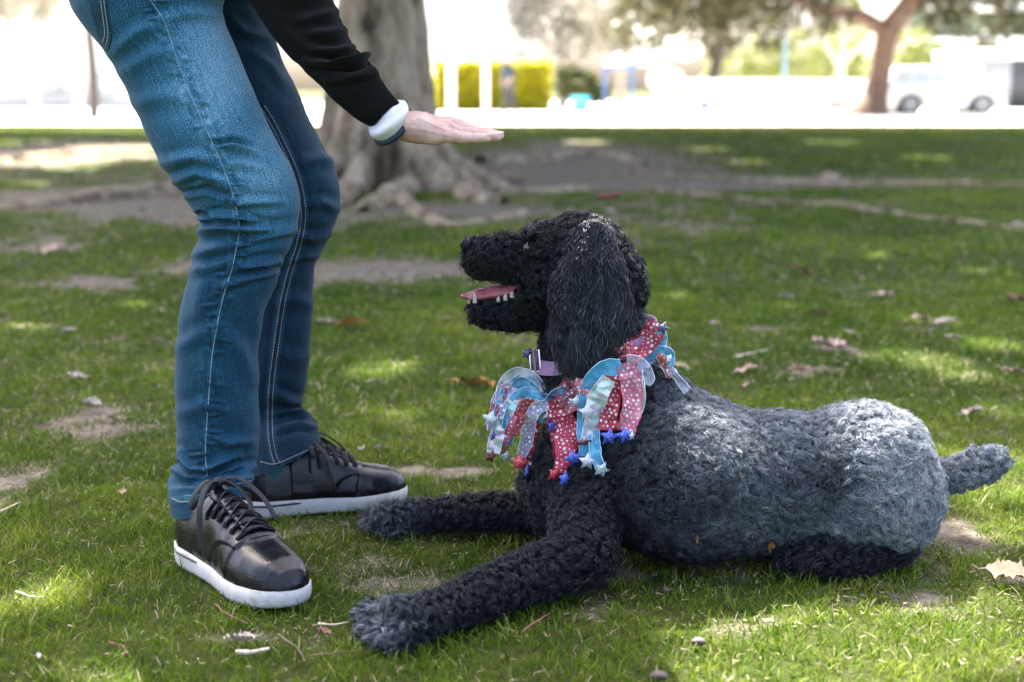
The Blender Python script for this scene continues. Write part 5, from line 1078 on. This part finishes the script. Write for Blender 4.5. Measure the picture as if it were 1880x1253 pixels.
def ribbon(pts, w_, kind, off=.030, stars=None, twist=0, label=None, wave=.0025, offs=None):
    """pts in picture pixels; the ribbon is laid just outside the dog's coat"""
    pts = np.array(pts, float); n = 40; c2 = spline(pts, n); Ys = []
    for u, v in c2:
        y = None
        for du in (0, 8, 16, 26, 40, 60):
            y = surfY(u + du, v, off)
            if y is not None: y += du * .0004; break
        Ys.append(2.2 if y is None else y)
    Ys = np.convolve(np.pad(Ys, 6, 'edge'), np.ones(13) / 13, 'valid'); 
    if offs is not None: Ys = Ys - np.interp(np.linspace(0, 1, n), np.linspace(0, 1, len(offs)), offs)
    c = P(c2[:, 0], c2[:, 1], Ys); T = np.gradient(c, axis=0); T /= np.linalg.norm(T, axis=1)[:, None]
    wv = np.broadcast_to(np.interp(np.linspace(0, 1, n), np.linspace(0, 1, len(np.atleast_1d(w_))), np.atleast_1d(w_)), (n,)) / 1160.
    view = np.array([.05, -1, .12]); S = np.cross(T, view); S /= np.linalg.norm(S, axis=1)[:, None]; N = np.cross(S, T)
    ph = rb.uniform(0, 6); tw = twist * np.sin(np.linspace(0, 1, n) * np.pi * 1.6 + ph) + rb.uniform(-.2, .2)
    S2 = S * np.cos(tw)[:, None] + N * np.sin(tw)[:, None]; N2 = np.cross(S2, T); N2 *= np.sign(-N2[:, 1:2] + 1e-9)
    m = 9; a = np.linspace(-1, 1, m); G = np.empty((n, m, 3)); curl = rb.uniform(-.12, .25)
    L = np.concatenate([[0], np.cumsum(np.linalg.norm(np.diff(c, axis=0), axis=1))])
    def surf(li, ai, lift=0):
        i = np.clip(np.interp(li, L, np.arange(n)), 0, n - 1.001); k = i.astype(int); f = (i - k)[..., None]; cc = c[k] * (1 - f) + c[k + 1] * f; ss = S2[k] * (1 - f) + S2[k + 1] * f; nn = N2[k] * (1 - f) + N2[k + 1] * f; w2 = (wv[k] * (1 - f[..., 0]) + wv[k + 1] * f[..., 0])[..., None]
        b = wave * np.sin(li * 140 + ph + ai * 1.3) + wave * .6 * np.sin(li * 60 + 2 * ph) + wave * 1.1 * noise(np.stack([li * 190, ai * 1.8 + 7 * ph, 0 * li], -1), 1, 5)
        return cc + ss * w2 * .5 * ai[..., None] + nn * (b + curl * w2[..., 0] * (ai ** 2) + lift)[..., None]
    LI, AI = np.meshgrid(L, a, indexing='ij'); G = surf(LI, AI); mb = MB(); i = (np.arange(n - 1)[:, None] * m + np.arange(m - 1)[None]).ravel(); mb.add(G, np.stack([i, i + 1, i + m + 1, i + m], -1), 0)
    if stars is None: stars = kind in ('red', 'dred', 'lil', 'pink')
    if stars:
        li = .004; row = 0
        while li < L[-1] - .003:
            w0 = np.interp(li, L, wv); cols = np.arange(-w0 / 2 + .0035, w0 / 2 - .002, .0075) + (.0035 if row % 2 else 0)
            for x in cols:
                if abs(x) > w0 / 2 - .0018: continue
                big = rb.random() < .42; r_ = rb.uniform(.0026, .0036) if big else rb.uniform(.0009, .0014); st_ = star2(r_) if big else star2(r_, .85); th = rb.uniform(0, 6.28); st_ = st_ @ np.array([[math.cos(th), -math.sin(th)], [math.sin(th), math.cos(th)]])
                jx, jl = rb.normal(0, .0007, 2); aa = np.clip((st_[:, 0] + x + jx) / (w0 / 2), -1, 1); lls = li + jl + st_[:, 1]
                for sg in (.0005, -.0005):
                    P10 = surf(lls, aa, sg); cc = P10.mean(0); mb.add(np.vstack([P10, cc]), [[k, (k + 1) % 10, 10] for k in range(10)], 1)
            li += .0068; row += 1
    ek = 'red' if kind in ('red', 'dred', 'pink') else 'blue' if kind in ('blue',) else 'wht'
    for sgn in (-1, 1):
        mb.tube(surf(L, np.full(n, float(sgn))), .00055, 5, 2)
    o = ch(mb.build('ribbon', [M_R[kind], m_star, M_EDGE[ek]], colE, label=label)); return o, c[-1], T[-1]
RB = [([(1000, 716), (980, 694), (954, 684), (934, 694), (922, 716), (918, 735)], [12, 20, 24], 'wht', .036, {}),
 ([(985, 702), (955, 700), (932, 722), (920, 760), (915, 790)], [20, 30, 28], 'blue', .030, {}),
 ([(940, 706), (922, 726), (912, 760), (906, 790)], [22, 30, 26], 'lil', .040, {}),
 ([(945, 730), (925, 765), (912, 800), (906, 832)], [20, 28, 24], 'iri', .034, {}),
 ([(950, 730), (938, 770), (925, 805), (922, 832)], [18, 24, 20], 'pink', .028, {}),
 ([(1012, 745), (992, 728), (965, 722), (942, 740), (934, 780), (930, 818)], [14, 20, 26, 22], 'blue', .042, {}),
 ([(985, 738), (965, 745), (950, 765), (940, 800)], [18, 28, 30], 'red', .036, {}),
 ([(1008, 742), (985, 752), (972, 780), (965, 815), (955, 838)], [18, 26, 20], 'lil', .048, {}),
 ([(985, 770), (975, 800), (972, 830), (974, 858)], [16, 20, 16], 'dred', .034, {}),
 ([(1040, 715), (1018, 728), (1004, 752), (995, 775)], [22, 26, 18], 'blue', .040, {}),
 ([(1075, 700), (1062, 725), (1035, 742), (1022, 755)], [32, 40, 30], 'pink', .036, {}),
 ([(1028, 738), (1030, 765), (1040, 800), (1036, 835), (1024, 868)], [36, 48, 50, 34, 18], 'red', .046, {}),
 ([(1022, 735), (1012, 760), (1020, 800), (1028, 840)], [20, 26, 24], 'dred', .034, {}),
 ([(1140, 672), (1112, 680), (1090, 705), (1080, 745), (1074, 790), (1076, 838)], [26, 40, 40, 30, 24], 'blue', .038, {}),
 ([(1118, 695), (1098, 730), (1088, 775), (1074, 812)], [24, 34, 32, 22], 'iri', .044, {}),
 ([(1096, 760), (1090, 800), (1094, 835), (1104, 860)], [16, 22, 18], 'blue', .036, {}),
 ([(1070, 690), (1052, 705), (1040, 725), (1042, 745)], [30, 36, 30], 'pink', .030, {}),
 ([(1125, 690), (1122, 730), (1118, 765), (1117, 790)], [30, 34, 32], 'dred', .034, {}),
 ([(1150, 665), (1158, 700), (1157, 745), (1146, 792)], [34, 38, 36], 'pink', .044, {}),
 ([(1172, 680), (1178, 715), (1174, 750), (1166, 772)], [14, 16, 12], 'iri', .034, {}),
 ([(1202, 590), (1196, 612), (1180, 635), (1150, 652)], [34, 40, 42], 'red', .030, {}),
 ([(1165, 628), (1148, 640), (1135, 655)], [26, 34, 26], 'red', .036, {}),
 ([(1210, 600), (1216, 622), (1210, 645)], [14, 18, 14], 'blue', .020, {}),
 ([(1168, 668), (1190, 655), (1212, 648), (1228, 652), (1232, 672)], [22, 28, 24, 12], 'blue', .034, {}),
 ([(1150, 662), (1172, 668), (1188, 690), (1184, 706)], [20, 26, 18], 'wht', .042, {}),
 ([(1198, 662), (1220, 672), (1240, 690), (1262, 718)], [12, 14, 15], 'wht', .030, {}),
 ([(1208, 650), (1222, 668), (1232, 690), (1236, 704)], [14, 18, 14], 'brn', .014, {'stars': True}),
 ([(1000, 720), (1040, 728), (1080, 715)], [20, 26, 24], 'blue', .024, {}),
 ([(1070, 712), (1110, 700), (1150, 684), (1185, 665)], [22, 26, 24], 'lil', .026, {}),
 ([(930, 706), (915, 735), (906, 765), (900, 790)], [14, 18, 16], 'dred', .012, {})]
for pts, w_, kind, off, kw in RB: ribbon(pts, w_, kind, off, twist=.28, **kw)
# glitter stars at the ribbon ends
def glit(name, c, alpha=1.0, rough=.25):
    t = NT(name); v = t.coord(); vo = t.n('TexVoronoi'); vo.inputs['Scale'].default_value = 900; t.l(v, vo.inputs['Vector'])
    f = t.ramp(vo.outputs['Color'], [(.2, tuple(np.array(c) * .45)), (.6, c), (.85, tuple(np.minimum(np.array(c) * 1.3 + .25, .95)))]); t.set('Base Color', f).set('Roughness', rough).set('Metallic', .3); t.b.inputs['Coat Weight'].default_value = .8
    t.b.inputs['Alpha'].default_value = alpha; t.bump(vo.outputs['Distance'], .6, .001); return t.m
M_S = {'blue': glit('blue glitter', (.02, .07, .55)), 'red': glit('red glitter', (.62, .015, .035)), 'silver': glit('silver glitter', (.62, .66, .74)), 'clear': glit('clear glitter', (.45, .58, .64), .75), 'dred': glit('dark red glitter', (.20, .006, .015)), 'navy': glit('navy glitter', (.008, .02, .12))}
# band under the ribbons
th = np.linspace(0, 2 * np.pi, 60); A_ = P(975, 712, 2.26); B_ = P(1218, 628, 2.28); cc = (A_ + B_) / 2; ea = (B_ - A_) / 2 * 1.0; bandp = cc + np.cos(th)[:, None] * ea + np.sin(th)[:, None] * np.array([.01, -.112, -.01])
ch(MB().tube(bandp, .004, 8, cap=False).build('band', M_S['navy'], colE))
def star3(u, v, Y, r, kind, rot=0., tilt=(0, 0)):
    s2 = star2(r, .50); n = 10; rings = []
    for sc_, d in ((.0, .42), (.45, .40), (.86, .16), (1.0, .0), (.86, -.16), (.0, -.2)): rings.append(np.column_stack([s2[:, 0] * sc_, -np.full(n, d * r * .8), s2[:, 1] * sc_]))
    V = np.concatenate(rings); M3 = (Matrix.Rotation(rot, 3, 'Y')); M3 = Matrix.Rotation(tilt[0], 3, 'X') @ Matrix.Rotation(tilt[1], 3, 'Z') @ M3; V = V @ np.array(M3).T + P(u, v, Y)
    i = np.arange(len(rings) - 1)[:, None] * n; j = np.arange(n)[None]; k = (j + 1) % n; Q = np.stack(np.broadcast_arrays(i + j, i + k, i + n + k, i + n + j), -1).reshape(-1, 4)
    ch(link('star', mesh_np('star', V, Q), M_S[kind], colE, smooth=False, label={'blue': 'blue glitter star', 'red': 'red glitter star', 'silver': 'silver glitter star', 'clear': 'clear glitter star', 'dred': 'dark red glitter star', 'navy': 'navy glitter star'}[kind]))
for (u, v, kd, sz, rot, ti) in [(901, 770, 'silver', 18, .25, (.1, .1)), (901, 838, 'dred', 14, .5, (.3, .7)), (929, 838, 'clear', 12, .2, (.2, .6)), (954, 849, 'red', 18, .15, (0, .1)), (968, 866, 'blue', 13, .5, (.1, 1.2)), (1018, 872, 'red', 16, .6, (.2, .5)), (1036, 880, 'blue', 16, .3, (.1, .8)),
     (1053, 842, 'blue', 18, -.3, (.2, .2)), (1078, 848, 'silver', 17, .1, (.1, -.1)), (1105, 863, 'clear', 16, .45, (.1, .3)), (1078, 757, 'silver', 18, .0, (0, .1)), (1119, 803, 'blue', 18, .1, (.1, -.1)), (1148, 800, 'blue', 18, -.15, (0, .15)), (1010, 760, 'silver', 17, .6, (.2, .5)),
     (1014, 783, 'blue', 14, .3, (.1, .9)), (1070, 812, 'dred', 16, .2, (1.2, .1)), (967, 650, 'navy', 12, .3, (.1, .6)), (1217, 603, 'navy', 13, .4, (.1, .2)), (1228, 660, 'silver', 10, .8, (.2, 1.0)), (905, 800, 'blue', 10, .2, (.1, 1.2)), (1056, 738, 'silver', 15, .3, (.4, .4)), (1160, 801, 'silver', 9, .1, (.1, .8))]:
    Y = None
    for du in (0, 15, 30, 50, 80):
        Y = surfY(u + du, v, .048)
        if Y is not None: break
    star3(u, v, 2.17 if Y is None else Y, sz / 1160. * 1.05, kd, rot, ti)
# lilac everyday collar with a metal buckle
dcE = empty('dog_collar', tuple(P(985, 665, 2.2)), label='plain lilac strap collar with a metal buckle at the dog throat', cat='collar')
A_ = P(980, 668, 2.255); B_ = P(1200, 596, 2.28); cc = (A_ + B_) / 2; ea = (B_ - A_) / 2; th = np.linspace(0, 2 * np.pi, 80); ring = cc + np.cos(th)[:, None] * ea + np.sin(th)[:, None] * np.array([.01, -.098, -.006])
upv = np.array([.3, 0, 1.]); upv /= np.linalg.norm(upv); V = []
for sgn, rr_ in ((-1, 1.0), (1, 1.0), (1, .975), (-1, .975), (-1, 1.0)): V.append(cc + (ring - cc) * rr_ + upv * sgn * .0115)
V = np.array(V); i = np.arange(4)[:, None] * 80; j = np.arange(79)[None]; m_lil = simple('lilac webbing', (.26, .15, .25), .7, .15, 200)
ch(link('strap', mesh_np('strap', V.reshape(-1, 3), np.stack(np.broadcast_arrays(i + j, i + j + 1, i + 80 + j + 1, i + 80 + j), -1).reshape(-1, 4)), m_lil, dcE))
m_chr = simple('bright metal', (.65, .64, .60), .2, .05, 20, metal=1); bc = P(983, 662, 2.225)
fr = [bc + np.array(q) for q in ((-.008, 0, -.018), (.009, -.002, -.018), (.006, -.002, .018), (-.009, 0, .018))]
ch(MB().tube([fr[0], fr[1], fr[2], fr[3], fr[0], fr[1]], .0019, 8).build('buckle', m_chr, dcE)); ch(MB().tube([bc + [0, -.002, -.018], bc + [-.003, -.003, .018]], .0016, 8).build('buckle_pin', m_chr, dcE))
ch(MB().box(tuple(bc + [-.007, .001, -.016]), tuple(bc + [.007, .004, .016])).build('strap_end', m_lil, dcE, smooth=False))
# ================================================================ FALLEN LEAVES, TWIGS, PEBBLES
rl = np.random.default_rng(5)
def leafmesh(L, W_, curl, seed, lob=0):
    r = np.random.default_rng(seed); n, m = 22, 9; s_ = np.linspace(0, 1, n); hw = W_ / 2 * np.sin(np.pi * s_ ** .85) ** .8 * (1 + lob * np.sin(s_ * 22 + seed) + .25 * r.normal(size=n) * (lob > .1) + .1 * r.normal(size=n)); a = np.linspace(-1, 1, m); ph = r.uniform(0, 6)
    x = (s_[:, None] - .5) * L + 0 * a[None]; y = hw[:, None] * a[None] + .12 * L * np.sin(s_ * 2.5)[:, None] * r.uniform(-.6, .6); z = .10 * W_ * r.normal(size=(n, 1)) * np.abs(a[None]) + .05 * W_ * noise(np.stack([s_[:, None] * 6 + 0 * a[None], a[None] * 1.5 + 0 * s_[:, None], seed * 3.1 + 0 * s_[:, None] * a[None]], -1)) * 2 + curl * (L * .22 * (s_[:, None] - .4) ** 2 * 2 + W_ * .5 * np.abs(a[None]) ** 1.6 * np.sin(s_[:, None] * np.pi)) + .05 * L * np.sin(s_[:, None] * 7 + a[None] * 2 + ph) * curl
    V = np.stack([x, y, z], -1).reshape(-1, 3); i = (np.arange(n - 1)[:, None] * m + np.arange(m - 1)[None]).ravel(); Q = np.stack([i, i + 1, i + m + 1, i + m], -1)
    V2 = V - [0, 0, .0006]; mb = MB(); mb.add(V, Q).add(V2, Q[:, ::-1])
    mb.tube([[-L * .5, V[m // 2][1], V[m // 2][2]], [-L * .62, V[m // 2][1] - .05 * L, .002], [-L * .72, V[m // 2][1] - .02 * L, .006]], [.0012, .001, .0008], 6)
    return mb
def lm(n_, c1, c2): 
    t = NT(n_); v = t.coord(); t.set('Base Color', t.ramp(t.noise(v, 70, 5, .7), [(.3, c1), (.7, c2)])).set('Roughness', .7); wv = t.n('TexWave'); wv.bands_direction = 'Y'; wv.inputs['Scale'].default_value = 60; wv.inputs['Distortion'].default_value = 3; t.l(v, wv.inputs[0]); t.bump(wv.outputs[1], .3, .001); return t.m
M_L = {'tan': lm('tan leaf', (.30, .20, .11), (.48, .36, .23)), 'brown': lm('brown leaf', (.10, .05, .025), (.22, .12, .06)), 'orange': lm('orange leaf', (.34, .15, .03), (.48, .26, .07)), 'pale': lm('pale leaf', (.26, .20, .15), (.52, .45, .37)), 'pink': lm('pinkish leaf', (.38, .24, .18), (.55, .40, .32))}
LEAVES = [(1520, 640, 62, 'pink', 'pinkish dry leaf behind the dog back'), (90, 462, 60, 'pink', 'pinkish curled leaf at far left beyond the legs'), (640, 600, 56, 'orange', 'orange leaf left of the dog muzzle'), (600, 592, 42, 'pale', 'pale leaf beside the orange leaf'), (125, 608, 26, 'pale', 'small pale leaf left of the jeans'),
 (140, 692, 44, 'pale', 'folded pale leaf left of the jeans at calf height'), (870, 706, 78, 'orange', 'long curved orange leaf in front of the ribbons'), (686, 704, 34, 'pale', 'pale leaf in the sun fleck between shoe and dog'), (818, 590, 22, 'pink', 'small leaf below the dog nose'), (1785, 762, 44, 'pale', 'pale leaf right of the dog rump'),
 (1505, 580, 44, 'brown', 'dark brown leaf beyond the dog back'), (1735, 596, 40, 'pale', 'pale leaf pair at right'), (1690, 592, 46, 'tan', 'tan leaf beside the pale pair'), (1862, 1062, 110, 'tan', 'large tan leaf at the right edge'), (1868, 556, 48, 'brown', 'dark leaf at the right edge'), (1440, 548, 26, 'pale', 'small pale leaf upper right'),
 (1370, 682, 44, 'pink', 'leaf behind the dog shoulder'), (1465, 684, 40, 'brown', 'brown leaf on the bare patch behind the dog'), (1250, 675, 34, 'tan', 'tan leaf beside the white ribbon end'), (1525, 332, 62, 'pink', 'pinkish bark piece far right of the tree'), (1870, 415, 30, 'pale', 'tiny pale leaf at far right'), (1470, 500, 50, 'brown', 'brown curled leaf upper right'),
 (1340, 552, 28, 'pale', 'pale leaf above the dog back'), (1620, 545, 44, 'pink', 'faded leaf right of centre lawn'), (1860, 686, 40, 'pink', 'faded leaf on bare soil at right'), (1750, 625, 30, 'pale', 'pale leaf under the pair at right'), (595, 1165, 40, 'brown', 'brown curled leaf in front of the near shoe'), (440, 1178, 60, 'pale', 'pale shredded bark piece near the bottom left'),
 (1410, 1145, 22, 'tan', 'tiny tan leaf in the front grass'), (170, 745, 40, 'pale', 'ragged pale leaf at left'), (205, 770, 36, 'pale', 'second ragged pale leaf at left'), (270, 600, 24, 'brown', 'small brown leaf left of the knees'), (210, 618, 26, 'tan', 'small tan leaf beside the left edge grass'), (400, 880, 20, 'tan', 'small leaf behind the near heel'), (1220, 640, 24, 'pale', 'little leaf behind the collar'),
 (1560, 615, 22, 'pale', 'little pale leaf mid right'), (1310, 600, 20, 'pink', 'little pink leaf mid lawn'), (940, 330, 46, 'pink', 'bark flake by the roots'), (1120, 390, 30, 'pale', 'pale flake beyond the dog head'), (60, 265, 60, 'pale', 'large pale flake in the far sun patch')]
for n_, (u, v, L, kd, lab) in enumerate(LEAVES):
    p = PZ(u, v, .012); q = PZ(u + L, v, .012); Lm = abs(q[0] - p[0]) * 1.0; p[2] = gz(p[0], p[1]) + .016
    o = leafmesh(Lm, Lm * rl.uniform(.35, .6), rl.uniform(.25, .8), n_, .22 if kd in ('pale', 'pink') else .08).build('fallen_leaf', M_L[kd], label=lab, cat='leaf', group='fallen leaves on the lawn')
    o.location = p; o.rotation_euler = (rl.uniform(-.35, .35), rl.uniform(-.25, .25), rl.uniform(-.5, .5) + (np.pi if rl.random() < .5 else 0))
me_s = None                                                            # many small faded leaves that nothing tells apart
pool = [leafmesh(.030, .015, 1.0, 60 + k, .1).build('small_leaf', M_L[['tan', 'pink', 'pale', 'brown'][k]], label='small faded leaf lying flat in the grass', cat='leaf', group='small faded leaves') for k in range(4)]
k = 0
for j in range(85):
    y = math.sqrt(rl.uniform(1.75 ** 2, 9 ** 2)); x = rl.uniform(-.36, .36) * y
    if -.6 < x < .8 and 1.85 < y < 2.6: continue
    o = pool[k] if k < 4 else pool[k % 4].copy()
    if k >= 4: COL.objects.link(o)
    o.location = (x, y, gz(np.array(x), np.array(y)) + .014); o.rotation_euler = (rl.uniform(-.4, .4), rl.uniform(-.4, .4), rl.uniform(0, 6.28)); s_ = rl.uniform(.35, .9) * (1 + .08 * y); o.scale = (s_,) * 3
    uu_, vv_ = pix(np.array(o.location)); kd_ = ('tan', 'pinkish', 'pale', 'brown')[k % 4]
    zone = ('at the very bottom' if vv_ > 1120 else 'in front of the dog' if vv_ > 1000 else 'level with the shoes' if vv_ > 800 else 'level with the ribbons' if vv_ > 620 else 'level with the dog head' if vv_ > 420 else 'near the tree roots')
    o['label'] = 'small ' + kd_ + ' leaf in the grass ' + zone + (' on the left' if uu_ < 400 else ' in the middle' if uu_ < 900 else ' right of centre' if uu_ < 1400 else ' at far right'); k += 1
# gold flakes caught in the coat
for (u, v, L, lab) in [(1411, 988, 20, 'largest golden leaf flake caught low in the dog coat'), (1372, 966, 12, 'golden flake above the largest one in the coat'), (1276, 975, 13, 'golden flake nearest the dog shoulder'), (1345, 871, 10, 'golden flake highest on the dog flank')]:
    p, n_ = hit(bvh_dog, u, v); o = leafmesh(L / 1160., L / 2100., .8, int(u), 0).build('leaf_flake', M_L['orange'], label=lab, cat='leaf'); o.location = Vector(p) + Vector(n_) * .0135; o.rotation_euler = Vector(n_).to_track_quat('Z', 'X').to_euler()
def twig(pts, r, mat, label, name='twig'):
    g = np.array([PZ(u, v, .012) for u, v in pts]); c = spline(g, 16); c += .0015 * np.stack([noise(c, 60, 1), noise(c, 60, 2), noise(c, 60, 3)], -1)
    MB().tube(c, np.linspace(r, r * .45, 16) * (1 + .2 * noise(c, 90, 4)), 8).build(name, mat, label=label, cat='twig')
m_tw = simple('pale wood', (.62, .52, .40), .8, .2, 60, .4); m_tr = simple('reddish twig', (.22, .09, .06), .8, .3, 60, .4); m_tg = simple('brown twig', (.14, .09, .06), .85, .3, 60, .4)
twig([(432, 1198), (462, 1196), (494, 1191)], .0042, m_tw, 'pale peeled stick near the bottom left'); twig([(585, 1145), (615, 1147), (640, 1144)], .0016, m_tw, 'thin pale stick in front of the dog paw')
twig([(1350, 656), (1380, 648), (1412, 642)], .0035, m_tw, 'pale straight stick behind the dog shoulder'); twig([(395, 1110), (420, 1128), (455, 1146)], .0015, m_tr, 'thin red twig below the near shoe'); twig([(200, 1180), (225, 1186), (235, 1200)], .0016, m_tr, 'short reddish twig at bottom left')
twig([(0, 940), (20, 930), (38, 922)], .003, m_tw, 'pale stick at the left edge'); twig([(510, 1165), (545, 1190), (560, 1215)], .0018, m_tg, 'brown twig in the front grass'); twig([(570, 1205), (620, 1200), (660, 1192)], .0018, m_tg, 'brown twig ahead of the near paw'); twig([(30, 1088), (60, 1095), (80, 1096)], .0013, m_tw, 'thin straw coloured stick at lower left')
twig([(580, 1172), (590, 1150), (586, 1130)], .0016, m_tg, 'upright brown twig beside the curled leaf'); twig([(960, 1160), (985, 1140), (1008, 1128)], .0015, m_tr, 'reddish twig under the near foreleg'); twig([(1195, 1010), (1240, 1035), (1290, 1040)], .002, m_tg, 'brown twig below the dog belly')
for u, v, r, lab in [(1283, 1183, .0085, 'rounded brown pebble in the front grass'), (1210, 1246, .0095, 'rounded pebble at the bottom edge'), (1225, 1088, .005, 'tiny pebble under the dog chest')]:
    v1, q1 = ball(np.zeros(3), r, 16, (1.25, .9, .62)); v1 = v1 + .0012 * noise(v1, 90, 2)[:, None]; o = link('pebble', mesh_np('pebble', v1, q1), simple('pebble stone', (.08, .058, .05), .6, .25, 90, .3), label=lab, cat='pebble'); o.location = PZ(u, v, .008) + np.array([0, 0, .004])
